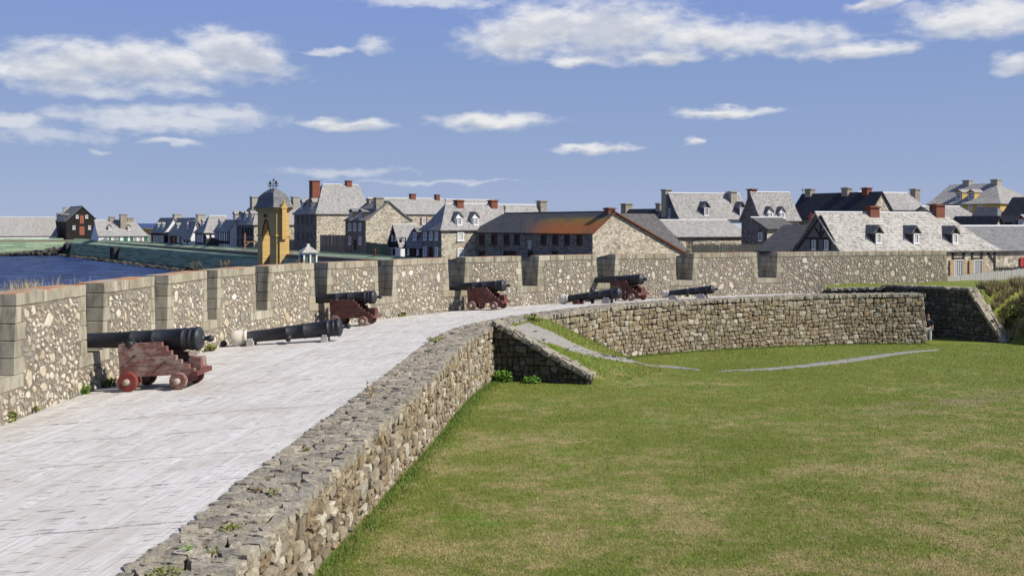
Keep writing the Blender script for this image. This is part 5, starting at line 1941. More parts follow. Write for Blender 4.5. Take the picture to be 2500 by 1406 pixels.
fence('pale_fence', 'pale weathered board fence rising towards the right edge above the grass bank', gpt(2313, 62.6), gpt(2530, 65.4), -0.1, 0.0, 0.47, 0.80, 0.145, 'palewood')
fence('dark_picket_fence', 'dark picket fence in front of the red-shuttered window', gpt(2432, 70), gpt(2530, 70), -0.4, -0.4, 1.05, 1.1, 0.13, 'darkwood', 0.04, point=True)
fence('dark_palisade', 'dark pointed palisade in front of the lean-to house', gpt(1690, 84), gpt(1870, 90), -0.4, -0.4, 2.3, 2.2, 0.15, 'darkwood', 0.02, point=True, jit=0.05)
fence('grey_yard_fence', 'tall grey board fence between the two stone houses', gpt(781, 147), gpt(846, 142), -0.4, -0.4, 2.3, 2.3, 0.3, 'greyfence', 0.02)
fence('green_yard_fence', 'green-grey board fence below the tall chimney gable', gpt(893, 128), gpt(949, 120), -0.4, -0.4, 1.65, 1.5, 0.25, 'greenfence', 0.02)
# lattice gate at the end of the palisade
c = gpt(1684, 84)
o = tag(empty('lattice_gate', (c[0], c[1], -0.4)), 'narrow dark lattice gate at left end of the palisade', 'gate')
for i in range(5):
    m = MB()
    m.box(-0.25 + i * 0.11, -0.2 + i * 0.11, 0, 0.04, 0, 2.45)
    m.build('slat', 'darkwood', o)
for k in range(7):
    m = MB()
    m.box(-0.28, 0.28, -0.03, -0.002, 0.25 + k * 0.35, 0.31 + k * 0.35)
    m.build('slat', 'darkwood', o)
m = MB()
m.box(-0.45, 0.45, -0.1, 0.12, 2.452, 2.55)
m.build('cap', 'darktrim', o)
# hanging sign bracket by the black cottage
c = gpt(990, 111)
o = tag(empty('sign_bracket', (c[0], c[1], -0.4)), 'black post and bracket with small hanging sign beside the black gable', 'sign')
zz = lambda py: CAMZ - (py - HY) * 111 / F + 0.4
m = MB()
m.box(-0.06, 0.06, -0.06, 0.06, 0, zz(580))
m.build('post', 'darktrim', o)
m = MB()
m.box(-0.72, -0.062, -0.04, 0.04, zz(582), zz(580))
m.cyl((-0.06, 0, zz(592)), (-0.45, 0, zz(582)), 0.035, 0.035, 6)
m.build('bracket', 'darktrim', o)
m = MB()
m.box(-0.66, -0.38, -0.02, 0.02, zz(592), zz(584))
m.build('board', 'brown', o)
# small orange clay pot thing by the green fence, red wrought finial by the timbered house
c = gpt(915, 117)
o = tag(empty('clay_chimney_pot', (c[0], c[1], -0.4)), 'small orange clay pot standing before the green-grey fence', 'pot')
m = MB()
zz = lambda py: CAMZ - (py - HY) * 117 / F + 0.4
m.lathe([(0, 0.01), (0, 0.13), (zz(611), 0.12), (zz(610), 0.16), (zz(608.5), 0.1), (zz(608.4), 0.01)], 12, 0, Matrix.Rotation(-math.pi / 2, 4, 'Y'))
m.build('pot', 'brick', o)
c = gpt(1980, 76)
o = tag(empty('red_lantern_mast', (c[0], c[1], -0.4)), 'white mast topped with red rings beside the timbered gable', 'mast')
zz = lambda py: CAMZ - (py - HY) * 76 / F + 0.4
m = MB()
m.cyl((0, 0, 0), (0, 0, zz(538)), 0.06, 0.05, 8)
m.build('pole', 'frame', o)
for dx, dz in ((-0.07, 0.0), (0.07, 0.0), (-0.07, 0.17), (0.07, 0.17), (0.0, 0.33)):
    m = MB()
    ring, sgm = [], 12
    for k in range(sgm):
        a = 2 * math.pi * k / sgm
        a2 = 2 * math.pi * (k + 1) / sgm
        m.cyl((dx + 0.085 * math.cos(a), 0, zz(536) + dz + 0.085 * math.sin(a)), (dx + 0.085 * math.cos(a2), 0, zz(536) + dz + 0.085 * math.sin(a2)), 0.028, 0.028, 6)
    m.build('ring', 'redshut', o)
# orange timber frame on the quay, dark capstan wheel beside it
c = P(598, 598, 150)
o = tag(empty('timber_derrick', (c.x, c.y, -0.1)), 'orange timber post and beam frame left of the yellow gate', 'derrick')
zz = lambda py: CAMZ - (py - HY) * 150 / F + 0.1
m = MB()
m.box(-0.08, 0.08, -0.08, 0.08, -0.3, zz(569))
m.build('post', 'orangewood', o)
m = MB()
m.box(-0.2, 1.9, -0.07, 0.07, zz(592), zz(589))
m.build('beam', 'orangewood', o)
m = MB()
m.hexa([(0.05, -0.05, zz(601)), (0.75, -0.05, zz(592)), (0.75, 0.05, zz(592)), (0.05, 0.05, zz(601)), (0.05, -0.05, zz(599)), (0.65, -0.05, zz(590.5)), (0.65, 0.05, zz(590.5)), (0.05, 0.05, zz(599))])
m.build('brace', 'palewood', o)
c = P(518, 596, 168)
o = tag(empty('treadwheel', (c.x, c.y, -0.1), R(20)), 'dark round-topped timber wheel housing on the quay by the half-timbered house', 'wheel housing')
m = MB()
pts = [(1.0 * math.cos(math.pi * k / 14), 0.35 + 1.0 * math.sin(math.pi * k / 14)) for k in range(15)]
m.extrude([(1.0, -0.3)] + pts + [(-1.0, -0.3)], 'y', 0, 0.9)
m.build('housing', 'darkwood', o)
m = MB()
m.box(1.0, 5.2, 0.3, 0.5, 0.55, 0.7)
m.box(2.0, 2.15, 0.3, 0.5, -0.3, 0.548)
m.box(4.9, 5.05, 0.3, 0.5, -0.3, 0.548)
m.build('beam', 'darkwood', o)


# ------------------------------------------------------------------ guns
def barrel_profile(k=1.0):
    return [(x * 1.0, r * k) for x, r in [(-1.50, 0.002), (-1.50, 0.082), (-1.76, 0.082), (-1.76, 0.185), (-1.735, 0.212), (-1.69, 0.215), (-1.66, 0.20), (-1.56, 0.172), (-1.50, 0.17), (-1.49, 0.182),
            (-1.455, 0.182), (-1.445, 0.168), (-0.9, 0.182), (-0.14, 0.203), (-0.135, 0.222), (-0.07, 0.224), (-0.06, 0.212), (0.42, 0.226), (0.425, 0.240), (0.465, 0.242), (0.475, 0.232), (1.16, 0.255),
            (1.165, 0.272), (1.205, 0.274), (1.215, 0.258), (1.35, 0.262), (1.355, 0.276), (1.385, 0.278), (1.395, 0.264), (1.47, 0.268), (1.475, 0.288), (1.54, 0.290), (1.565, 0.272), (1.60, 0.225), (1.635, 0.14),
            (1.655, 0.075), (1.69, 0.055)]]


m = MB()
m.lathe(barrel_profile(), 36)
ME_BARREL = m.mesh('barrel', ['iron'], True)
m = MB()
m.lathe([(1.68, 0.054), (1.73, 0.05), (1.745, 0.062)] + [(1.82 - 0.086 * math.cos(a), max(0.001, 0.086 * math.sin(a))) for a in np.linspace(0.75, math.pi, 10)], 20)
ME_KNOB = m.mesh('cascabel', ['iron'], True)
m = MB()
m.cyl((0, 0.19, -0.07), (0, 0.46, -0.07), 0.088, 0.086, 18)
ME_TR = [m.mesh('trunnion', ['iron'], True)]
m = MB()
m.cyl((0, -0.19, -0.07), (0, -0.46, -0.07), 0.088, 0.086, 18)
ME_TR.append(m.mesh('trunnion', ['iron'], True))


def step_x(z):
    for lim, x in ((0.47, 1.55), (0.58, 1.42), (0.69, 1.24), (0.80, 1.12), (0.91, 1.01), (1.02, 0.90), (9, 0.79)):
        if z < lim:
            return x


def cheek_board(y0, y1, z0, z1, mat):
    lv = sorted({z0, z1} | {v for v in (0.47, 0.58, 0.69, 0.80, 0.91, 1.02) if z0 < v < z1})
    right = []
    for a, b in zip(lv[:-1], lv[1:]):
        x = step_x((a + b) / 2)
        right += [(x, a), (x, b)]
    poly = [(-0.27, z0 + 0.003)] + [(x, max(z, z0 + 0.003)) for x, z in right] + [(-0.27, z1)]
    m = MB()
    m.extrude(poly, 'y', y0, y1, 0)
    return m.mesh('board', [mat], True)


def wheel_mesh(r_, w, mat):
    m = MB()
    m.lathe([(-w / 2, 0.001), (-w / 2, r_ - 0.02), (-w / 2 + 0.015, r_), (w / 2 - 0.015, r_), (w / 2, r_ - 0.02), (w / 2, 0.001)], 26, 0, Matrix.Rotation(math.pi / 2, 4, 'Z'), False)
    return m.mesh('truck_wheel', [mat], True)


def gun(label, loc, rz, tilt, elev, paint, wheels, rails='red', sc=1.0):
    o = tag(empty('cannon', loc, rz), label, 'cannon', 'guns on wheeled carriages')
    o.rotation_euler = (0, -tilt, rz)
    o.scale = (sc, sc, sc)
    bm_ = Matrix.Translation((0, 0, 1.17)) @ Matrix.Rotation(elev, 4, 'Y')
    b = link('barrel', ME_BARREL, o, bm_)
    link('cascabel', ME_KNOB, b)
    for t_ in ME_TR:
        link('trunnion', t_, b)
    for y0, y1 in ((-0.44, -0.31), (0.31, 0.44)):
        ck = empty('cheek', (0, 0, 0), 0, o)
        for z0, z1 in ((0.33, 0.575), (0.58, 0.795), (0.80, 1.12)):
            link('board', cheek_board(y0, y1, z0, z1, paint), ck)
        m = MB()
        s_ = -1 if y0 < 0 else 1
        yo = y0 if s_ < 0 else y1
        for x, z in ((0.12, 0.83), (0.85, 0.66)):
            m.cyl((x, yo, z), (x, yo + s_ * 0.07, z), 0.028, 0.022, 8)
        for x in (-0.19, 0.25, 0.55):
            m.cyl((x, (y0 + y1) / 2, 1.10), (x, (y0 + y1) / 2, 1.17), 0.022, 0.018, 8)
        for k in range(8):
            a, a2 = math.pi * k / 8, math.pi * (k + 1) / 8
            m.cyl((0.1 * math.cos(a), (y0 + y1) / 2, 1.115 + 0.1 * math.sin(a)), (0.1 * math.cos(a2), (y0 + y1) / 2, 1.115 + 0.1 * math.sin(a2)), 0.02, 0.02, 6)
        m.build('ironwork', 'iron', ck)
    for x, r_ in ((-0.02, 0.235), (1.2, 0.205)):
        m = MB()
        m.box(x - 0.11, x + 0.11, -0.46, 0.46, r_ - 0.1, 0.325)
        ax = m.build('axletree', rails, o)
        for s_, mt in ((-1, wheels[0 if x < 0.5 else 1]), (1, wheels[2])):
            w = link('truck_wheel', wheel_mesh(r_, 0.13, mt), o, Matrix.Translation((x, s_ * 0.55, r_)))
            m = MB()
            m.cyl((0, s_ * 0.06, 0), (0, s_ * 0.175, 0), 0.078, 0.07, 14)
            m.build('hub', 'endwood', w)
    m = MB()
    m.box(0.62, 1.62, -0.22, 0.22, 0.335, 0.46)
    m.box(1.5, 1.64, -0.50, 0.50, 0.30, 0.41)
    m.build('bed', rails, o)
    m = MB()
    m.extrude([(0.75, 0.462), (1.62, 0.462), (1.62, 0.70), (1.35, 0.70), (1.35, 0.60), (0.75, 0.56)], 'y', -0.19, 0.19)
    m.build('quoin', paint, o)
    return o


def gunspot(px, py, rz, back=0.6):
    """ground point under the middle of the near wheels -> location of the trunnions"""
    p = on_deck(px, py)
    v = Vector((math.cos(rz), math.sin(rz), 0))
    n = Vector((-v.y, v.x, 0))
    q = p - v * back + n * 0.55
    return Vector((q.x, q.y, deckz(q.x, q.y)))


def deck_tilt(l, rz):
    v = Vector((math.cos(rz), math.sin(rz)))
    a, b = l.xy - v * 0.3, l.xy + v * 1.4
    return math.atan2(deckz(b.x, b.y) - deckz(a.x, a.y), 1.7)


for lab, px, py, rz, el_, paint, wh in (
        ('nearest black cannon on a faded red stepped carriage with one bright red wheel', 378, 954, R(-4), R(1.5), 'redgrey', ('brightred', 'redgrey', 'red')),
        ('black cannon on dark brownish-red carriage behind the canvas-muzzled barrel', 856, 797, R(-12), R(0.5), 'dkred', ('redgrey', 'redgrey', 'red')),
        ('black cannon on red carriage at the middle of the curved platform', 1181, 757, R(-24), R(0.5), 'red', ('redgrey', 'redgrey', 'red')),
        ('farthest wheeled cannon, half hidden by a barrel lying in front', 1521, 735, R(-42), R(1.0), 'dkred', ('redgrey', 'redgrey', 'red'))):
    l = gunspot(px, py, rz)
    gun(lab, l, rz, deck_tilt(l, rz), el_, paint, wh, sc=0.955 if px < 500 else 0.88)


def lying_gun(label, muzzle, hd, zm, zb_, sc=1.0, roll=0.0, blocks=(), cover=True):
    a = on_deck(*muzzle)
    b = a + Vector((math.cos(hd), math.sin(hd), 0)) * 3.3 * sc
    b.z = deckz(b.x, b.y)
    a.z += zm
    b.z += zb_
    d = (b - a).normalized()
    mid = a + d * 1.76 * sc
    o = tag(empty('dismounted_cannon', (a.x, a.y, a.z - zm), math.atan2(d.y, d.x)), label, 'cannon', 'barrels lying on blocks')
    el_ = math.asin(d.z)
    L = (b - a).length
    mw = Matrix.Translation((1.76 * sc * math.cos(el_), 0, zm + 1.76 * sc * math.sin(el_))) @ Matrix.Rotation(-el_, 4, 'Y') @ Matrix.Rotation(roll, 4, 'X') @ Matrix.Diagonal((sc, sc, sc, 1))
    br = link('barrel', ME_BARREL, o, mw)
    link('cascabel', ME_KNOB, br)
    for t_ in ME_TR:
        link('trunnion', t_, br)
    if cover:
        m = MB()
        sgm, pr = 22, [(-1.80, 0.002), (-1.80, 0.21), (-1.76, 0.245), (-1.62, 0.25), (-1.5, 0.225), (-1.42, 0.205), (-1.36, 0.215), (-1.33, 0.20), (-1.31, 0.18)]
        vs, fs = [], []
        for i, (x, r_) in enumerate(pr):
            for k in range(sgm):
                aa = 2 * math.pi * k / sgm
                q = r_ * (1 + (0.07 * math.sin(k * 2.9 + i * 1.3) + 0.04 * math.sin(k * 5.3 - i * 2.0)) * (1 if 0 < i < 7 else 0))
                vs.append((x + (0.015 * math.sin(k * 3.1) if i > 4 else 0), q * math.cos(aa), q * math.sin(aa) - (0.03 if 1 < i < 6 and math.sin(aa) < 0 else 0)))
        for i in range(len(pr) - 1):
            for k in range(sgm):
                k2 = (k + 1) % sgm
                fs.append((i * sgm + k, i * sgm + k2, (i + 1) * sgm + k2, (i + 1) * sgm + k))
        m.add(vs, fs, 0, True)
        cv = m.build('muzzle_cover', 'canvas', br)
        m = MB()
        for k in range(16):
            aa, a2 = 2 * math.pi * k / 16, 2 * math.pi * (k + 1) / 16
            m.cyl((-1.39, 0.214 * math.cos(aa), 0.214 * math.sin(aa)), (-1.39, 0.214 * math.cos(a2), 0.214 * math.sin(a2)), 0.014, 0.014, 6)
        m.build('rope', 'straw', cv)
    for f, y, w, h, mt in blocks:
        x = L * f
        zz = deckz(a.x + d.x * x, a.y + d.y * x) - (a.z - zm)
        zu = zm + (zb_ + (b.z - zb_) - (a.z - zm) - zm) * f
        m = MB()
        m.box(x - w / 2, x + w / 2, y - 0.11, y + 0.11, zz + 0.002, zz + h)
        m.box(x - w / 3, x + w / 3, y - 0.09, y + 0.07, zz + h + 0.002, zz + h + 0.07)
        m.build('block', mt, o)
    return o


lying_gun('near dismounted cannon with pale canvas tied over its muzzle', (570, 845), R(2), 0.235, 0.42, 1.0, R(12),
          ((0.17, -0.24, 0.2, 0.16, 'greywood'), (0.17, 0.22, 0.2, 0.16, 'greywood'), (0.86, -0.24, 0.2, 0.16, 'greywood'), (0.86, 0.22, 0.2, 0.2, 'greywood')))
lying_gun('dismounted cannon with rusty trunnion lying in front of the farthest carriage', (1370, 743), R(-27), 0.24, 0.44, 0.88, R(75),
          ((0.3, -0.25, 0.3, 0.14, 'dkred'), (0.3, 0.2, 0.3, 0.14, 'dkred'), (0.8, -0.25, 0.35, 0.2, 'greywood'), (0.8, 0.22, 0.35, 0.22, 'greywood')))
lying_gun('rightmost dismounted cannon on pale blocks nearest the passage', (1618, 731.5), R(-27), 0.27, 0.42, 0.74, R(20),
          ((0.25, -0.25, 0.4, 0.13, 'palewood'), (0.8, -0.25, 0.4, 0.17, 'palewood'), (0.8, 0.2, 0.4, 0.17, 'palewood')))
# stone shot by the wall foot
p = on_deck(546, 846)
m = MB()
m.lathe([(-0.1 * math.cos(a), max(0.001, 0.1 * math.sin(a))) for a in np.linspace(0, math.pi, 12)], 18)
tag(m.build('cannon_ball', 'iron', None, Matrix.Translation((p.x, p.y, p.z + 0.1))), 'black iron ball at the wall foot by the canvas-covered muzzle', 'cannonball')


# ------------------------------------------------------------------ plants
def blades(pts, h, w, lean, n_seg=2, r=None):
    """tapered bent blades; pts (n,3), h, w arrays"""
    r = r or rng
    n = len(pts)
    a = r.uniform(0, 2 * np.pi, n)
    dx, dy = np.cos(a), np.sin(a)
    b = r.uniform(0, 2 * np.pi, n)
    lx, ly = np.cos(b) * lean * h, np.sin(b) * lean * h
    z = np.zeros(n)
    w2 = w / 2
    p0 = pts + np.stack([dx * w2, dy * w2, z - 0.01], 1)
    p1 = pts - np.stack([dx * w2, dy * w2, z + 0.01], 1)
    if n_seg == 1:
        p2 = pts + np.stack([lx, ly, h], 1)
        return np.stack([p0, p1, p2], 1).reshape(-1, 3), np.arange(n * 3).reshape(n, 3)
    m0 = pts + np.stack([lx * 0.35 + dx * w2 * 0.7, ly * 0.35 + dy * w2 * 0.7, h * 0.6], 1)
    m1 = pts + np.stack([lx * 0.35 - dx * w2 * 0.7, ly * 0.35 - dy * w2 * 0.7, h * 0.6], 1)
    p2 = pts + np.stack([lx, ly, h], 1)
    v = np.stack([p0, p1, m1, m0, p2], 1).reshape(-1, 3)
    i = np.arange(n)[:, None] * 5
    t_ = np.concatenate([i + np.array([[0, 1, 2]]), i + np.array([[0, 2, 3]]), i + np.array([[3, 2, 4]])], 1).reshape(-1, 3)
    return v, t_


# short lawn grass, thinning with distance
r = np.random.default_rng(3)
N = 520000
d = 10.0 + 42.0 * r.random(N) ** 2.1
x = r.uniform(-2.9, 0.52 * 1.0 * d, N)
inside = (x > np.interp(d, RET.p[:, 1], RET.p[:, 0]) + 0.1)
px = CX + x / d * F
x, d = x[inside & (px < 2520)], d[inside & (px < 2520)]
z = G(x, d)
pts = np.stack([x, d, z], 1)
n = len(pts)
v, f = blades(pts, r.uniform(0.010, 0.034, n) * (1 + 0.008 * d), r.uniform(0.006, 0.012, n) * (0.7 + 0.04 * d), 0.9, 1, r)
tag(link('lawn_grass', np_mesh('lawn_grass', v, f, 'blade', False, 3)), 'short patchy green and straw-coloured lawn grass', 'grass', kind='stuff')
# longer grass along the wall foot
q = r.uniform(5, RET.len, 26000)
s_off = np.abs(r.normal(0, 0.22, len(q))) + 0.03
c = np.array([[np.interp(v_, RET.s, RET.p[:, 0]), np.interp(v_, RET.s, RET.p[:, 1])] for v_ in q])
tn = np.array([RET.tan(v_) for v_ in q[:1]])
nn = np.array([[RET.tan(v_)[1], -RET.tan(v_)[0]] for v_ in q])
hh = np.array([max(0.2, -0.05 - float(lawnz(*cc_))) for cc_ in c])
c = c + nn * (s_off + 0.09 * hh)[:, None]
pts = np.stack([c[:, 0], c[:, 1], G(c[:, 0], c[:, 1])], 1)
onramp = pts[:, 2] > lawnz(c[:, 0], c[:, 1]) + 0.15
pts, s_off = pts[~onramp], s_off[~onramp]
n = len(pts)
v, f = blades(pts, r.uniform(0.03, 0.11, n) * np.exp(-s_off * 1.6), r.uniform(0.006, 0.014, n), 0.6, 2, r)
tag(link('wall_foot_grass', np_mesh('wall_foot_grass', v, f, 'longgrass', False, 3)), 'longer green grass along the foot of the retaining wall', 'grass', kind='stuff')
# grass on the ramp sides
xx, yy = r.uniform(-0.6, 7, 30000), r.uniform(35.3, 44, 30000)
zz = G(xx, yy)
pts = np.stack([xx, yy, zz], 1)
PT = [on_lawn(*p) for p in lo[:6]]
PH = [on_lawn(*p) for p in hi[:6]]
mid = np.array([[(a.x + b.x) / 2, (a.y + b.y) / 2] for a, b in zip(PT, PH)])
half = np.array([(a - b).length / 2 for a, b in zip(PT, PH)])
md = Curve([tuple(v_) for v_ in mid])
dd = np.array([np.hypot(md.p[:, 0] - a, md.p[:, 1] - b).min() for a, b in zip(xx, yy)])
hw = np.interp(xx, mid[:, 0], half)
wallok = np.array([RET.dist(a, b) > 0.15 for a, b in zip(xx, yy)]) & (xx > np.interp(yy, RET.p[:, 1], RET.p[:, 0]))
kp = (dd > hw * 0.95) & wallok & (zz > lawnz(xx, yy) + 0.02)
pts = pts[kp]
n = len(pts)
v, f = blades(pts, r.uniform(0.03, 0.08, n), r.uniform(0.014, 0.028, n), 0.8, 1, r)
tag(link('ramp_grass', np_mesh('ramp_grass', v, f, 'blade', False, 3)), 'rough grass on both sides of the gravel ramp', 'grass', kind='stuff')
# straw tufts on the parapet top at left
s0, s1 = PAR.spx(55), PAR.spx(330)
q = np.concatenate([r.uniform(s0, s1, 170), r.normal(PAR.spx(200), 0.35, 170), r.normal(PAR.spx(105), 0.4, 130)])
q = np.clip(q, s0, s1 + 2)
pts = np.array([tuple(PAR.pt(v_, r.uniform(1.05, 1.6), ztop(v_) - 0.16)) for v_ in q])
v, f = blades(pts, r.uniform(0.08, 0.36, len(pts)), r.uniform(0.006, 0.011, len(pts)), 0.3, 2, r)
tag(link('parapet_grass', np_mesh('parapet_grass', v, f, 'straw', False, 3)), 'dry straw-coloured grass growing on the parapet top at left', 'grass', kind='stuff')
# rank weeds on the bank at right
n = 110000
xx, yy = r.uniform(24.4, 31, n), r.uniform(44, 58, n)
kp = ((xx - 24.3) * 0.8 + (yy - 52.75) * 0.6 > 0.6) & (xx / yy * F + CX < 2560)
xx, yy = xx[kp], yy[kp]
zz = np.array([bankz(a, b) for a, b in zip(xx, yy)])
kp = ~((yy > 56) & (xx < 27))
pts = np.stack([xx, yy, zz], 1)[kp]
n = len(pts)
clump = 0.6 + 0.2 * np.sin(pts[:, 0] * 2.3 + 1.7 * np.sin(pts[:, 1] * 0.9)) + 0.2 * np.sin(pts[:, 1] * 3.1 + 2.0 * np.sin(pts[:, 0] * 1.3))
v, f = blades(pts, r.uniform(0.15, 0.7, n) * (0.45 + 0.55 * clump), r.uniform(0.014, 0.035, n), 0.35, 2, r)
tag(link('bank_weeds', np_mesh('bank_weeds', v, f, 'bankgrass', False, 3)), 'tall dry grass and weeds on the bank at the right edge', 'weeds', kind='stuff')


def leaf_clump(name, label, loc, rad, h, n, mat, size=0.05, cat='plant', stems=0, seed=0, group=None):
    rr = np.random.default_rng(seed + int(abs(loc[0] * 100)))
    a = rr.uniform(0, 2 * np.pi, n)
    q = rad * np.sqrt(rr.random(n))
    z = h * rr.random(n) ** 0.8 * (1 - 0.4 * q / rad)
    c = np.stack([q * np.cos(a), q * np.sin(a), z], 1)
    th, ph = rr.uniform(0, 2 * np.pi, n), rr.normal(0.3, 0.5, n)
    d1 = np.stack([np.cos(th) * np.cos(ph), np.sin(th) * np.cos(ph), np.sin(ph)], 1)
    d2 = np.stack([-np.sin(th), np.cos(th), rr.normal(0, 0.3, n)], 1)
    s_ = size * rr.uniform(0.5, 1.3, n)[:, None]
    v = np.stack([c, c + d1 * s_ * 0.5 + d2 * s_ * 0.35, c + d1 * s_, c + d1 * s_ * 0.5 - d2 * s_ * 0.35], 1).reshape(-1, 3)
    o = tag(empty(name, loc), label, cat, group)
    link('leaves', np_mesh('leaves', v, np.arange(n * 4).reshape(n, 4), mat, False, 4), o)
    m = MB()
    for k in range(max(3, stems)):
        aa = rr.uniform(0, 6.28)
        m.cyl((0, 0, -0.02), (rad * 0.7 * math.cos(aa), rad * 0.7 * math.sin(aa), h * rr.uniform(0.6, 1.0)), 0.006, 0.003, 5)
    m.build('stems', mat, o)
    return o


GW = 'weeds growing at the parapet foot'
for i, (px, py, rad, h, n, mt, lb) in enumerate((
        (14, 1028, 0.20, 0.26, 260, 'leaf', 'green weed clump at the parapet foot by the left edge'),
        (74, 1006, 0.16, 0.18, 150, 'leaf', 'low weed between the left edge clump and the bright clump by nearest gun'),
        (197, 962, 0.18, 0.22, 240, 'brightleaf', 'bright green weed clump on parapet foot left of the nearest gun'),
        (160, 972, 0.14, 0.30, 120, 'leaf', 'thin yellowish weed against the wall just left of the bright clump'),
        (266, 942, 0.20, 0.16, 180, 'leaf', 'dark weed in the shade behind the bright red wheel'),
        (508, 856, 0.22, 0.16, 160, 'leaf', 'low weed at the wall foot left of the canvas-covered muzzle'),
        (557, 838, 0.14, 0.40, 220, 'leaf', 'leafy weed behind the canvas-covered muzzle'),
        (664, 805, 0.22, 0.55, 240, 'leaf', 'yellow-green weed climbing the wall above the lying barrel'),
        (800, 786, 0.26, 0.75, 360, 'leaf', 'tall weed between second carriage and its embrasure'),
        (975, 772, 0.25, 0.16, 120, 'leaf', 'low weeds at the wall foot right of the second gun'))):
    p = on_deck(px, py)
    leaf_clump('weed_clump', lb, tuple(p), rad, h, n, mt, 0.07 + 0.0015 * p.y, seed=i, group=GW)
GC = 'plants in the coping of the retaining wall'
for i, (px, py, rad, h, n, mt, lb) in enumerate((
        (905, 968, 0.13, 0.40, 70, 'rustleaf', 'tall rusty seed-headed weed on the coping near the middle'),
        (745, 1097, 0.07, 0.03, 30, 'leaf', 'small green rosette on the coping, first tuft below the tall rusty weed'),
        (668, 1198, 0.08, 0.04, 40, 'leaf', 'green-brown tuft on coping, right one of the pair'),
        (626, 1196, 0.06, 0.03, 25, 'rustleaf', 'brownish tuft on coping, left one of the pair'),
        (565, 1288, 0.12, 0.04, 90, 'leaf', 'wide dark green tuft on the coping near the bottom'),
        (458, 1340, 0.05, 0.05, 14, 'brightleaf', 'bright green sprig at the platform edge of the coping'),
        (520, 1345, 0.07, 0.03, 30, 'leaf', 'flat weed in the middle of the coping near the bottom edge'),
        (400, 1396, 0.16, 0.03, 110, 'leaf', 'mossy mat on the coping at the bottom edge'),
        (1062, 832, 0.28, 0.12, 130, 'leaf', 'grassy tuft on the coping just before the ramp'))):
    d_ = 3.45 * F / (py - HY)
    p = P(px, py, d_)
    leaf_clump('coping_plant', lb, (p.x, p.y, 0.04), rad, h, n, mt, 0.028 + 0.0012 * d_, seed=40 + i, group=GC)
for i, (px, py, rad, h, n, lb) in enumerate(((1212, 918, 0.33, 0.42, 420, 'bright green nettle patch in the corner of wall and wing wall'), (1262, 924, 0.30, 0.20, 260, 'low bright green weeds along the wing wall foot'))):
    p = ((-0.30, 35.35), (0.65, 34.95))[i]
    leaf_clump('nettle_patch', lb, (p[0], p[1], float(lawnz(*p))), rad, h, n, 'brightleaf', 0.11, seed=70 + i)
p = on_deck(1298, 782)
leaf_clump('ramp_weed', 'dark green weed at the head of the ramp by the long wall', (p.x, p.y, -0.1), 0.3, 0.25, 200, 'leaf', 0.12, seed=80)
for i, (px, d_, h, lb) in enumerate(((2470, 54.2, 1.3, 'yellow-green bush on the bank beside the raking wall end'),)):
    X = (px - CX) * d_ / F
    leaf_clump('bank_bush', lb, (X, d_, bankz(X, d_)), 0.7, h, 800, 'leaf', 0.15, cat='bush', seed=90 + i)
for i, px in enumerate((575, 640, 803)):
    q = PAR.spx(px)
    p = PAR.pt(q, 1.4, ztop(q) - 0.15)
    leaf_clump('parapet_weed', ('small dead weed on the parapet top left of the gate', 'dead weed cluster on the parapet top below the gate arch', 'yellowish weed on the parapet top right of the hut')[i], tuple(p), 0.25, 0.45 if i < 2 else 0.3, 60, 'rustleaf', 0.07, seed=95 + i, stems=8)
# white litter or gull feather specks on the lawn are left to the grass

# ------------------------------------------------------------------ person half hidden behind the wall end
p = on_lawn(2268, 841)
d_ = 54.3
X = (2266 - CX) * d_ / F
zf = CAMZ - (839 - HY) * d_ / F
ph = 1.50
person = tag(empty('person', (X, d_, zf), R(-15)), 'person in dark top, pale trousers and sunglasses standing in the shaded passage', 'person')


def skin(name, pts, edges, rad, mat, parent, lv=2):
    me = bpy.data.meshes.new(name)
    me.from_pydata(pts, edges, [])
    o = link(name, me, parent)
    o.modifiers.new('skin', 'SKIN')
    for v_, r_ in zip(me.skin_vertices[0].data, rad):
        v_.radius = r_ if hasattr(r_, '__len__') else (r_, r_)
    me.skin_vertices[0].data[0].use_root = True
    s_ = o.modifiers.new('sub', 'SUBSURF')
    s_.levels = s_.render_levels = lv
    me.materials.append(M[mat])
    return o


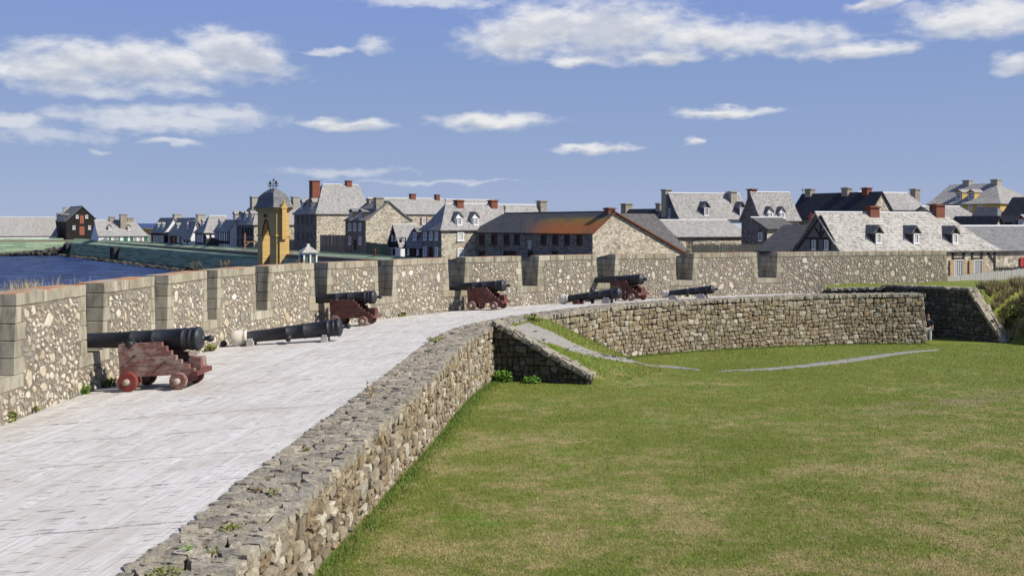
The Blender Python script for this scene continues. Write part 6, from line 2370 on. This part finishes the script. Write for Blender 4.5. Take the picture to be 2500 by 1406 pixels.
k = ph / 1.75
S = lambda *a: tuple(v_ * k for v_ in a)
pts = [S(0, 0, 0.95), S(0, 0, 1.15), S(0, 0, 1.36), S(0, 0, 1.48), S(0, -0.015, 1.56), S(0, -0.01, 1.66), S(0, 0, 1.74),
       S(0.10, 0, 0.88), S(0.11, -0.01, 0.48), S(0.11, 0.02, 0.08), S(0.115, -0.13, 0.035), S(-0.10, 0, 0.88), S(-0.11, -0.01, 0.48), S(-0.11, 0.02, 0.08), S(-0.115, -0.13, 0.035),
       S(0.19, 0, 1.40), S(0.25, 0.02, 1.12), S(0.24, -0.05, 0.88), S(0.235, -0.08, 0.78), S(-0.19, 0, 1.40), S(-0.25, 0.02, 1.12), S(-0.24, -0.05, 0.88), S(-0.235, -0.08, 0.78)]
ed = [(0, 1), (1, 2), (2, 3), (3, 4), (4, 5), (5, 6), (0, 7), (7, 8), (8, 9), (9, 10), (0, 11), (11, 12), (12, 13), (13, 14), (2, 15), (15, 16), (16, 17), (17, 18), (2, 19), (19, 20), (20, 21), (21, 22)]
ra = [0.13, 0.12, 0.14, 0.055, 0.075, 0.09, 0.05, 0.085, 0.058, 0.042, 0.036, 0.085, 0.058, 0.042, 0.036, 0.06, 0.045, 0.035, 0.03, 0.06, 0.045, 0.035, 0.03]
skin('body', pts, ed, [v_ * k for v_ in ra], 'skin', person)
skin('shirt', [pts[i] for i in (0, 1, 2, 15, 16, 19, 20)], [(0, 1), (1, 2), (2, 3), (3, 4), (2, 5), (5, 6)], [v_ * k * 1.13 for v_ in (0.14, 0.135, 0.15, 0.075, 0.06, 0.075, 0.06)], 'navy', person)
skin('trousers', [pts[i] for i in (0, 7, 8, 9, 11, 12, 13)], [(0, 1), (1, 2), (2, 3), (0, 4), (4, 5), (5, 6)], [v_ * k * 1.15 for v_ in (0.135, 0.10, 0.078, 0.07, 0.10, 0.078, 0.07)], 'palecloth', person)
skin('hair', [S(0, 0.03, 1.66), S(0, 0.02, 1.745), S(0, -0.03, 1.755)], [(0, 1), (1, 2)], [0.085 * k, 0.08 * k, 0.055 * k], 'hair', person)
m = MB()
for sx in (-1, 1):
    m.box(sx * 0.045 * k - 0.035 * k, sx * 0.045 * k + 0.035 * k, -0.125 * k, -0.105 * k, 1.635 * k, 1.675 * k)
m.box(-0.085 * k, 0.085 * k, -0.115 * k, -0.1 * k, 1.667 * k, 1.677 * k)
m.build('sunglasses', 'darktrim', person)
m = MB()
m.box(-0.014 * k, 0.014 * k, -0.125 * k, -0.08 * k, 1.595 * k, 1.645 * k)
m.build('nose', 'skin', person)
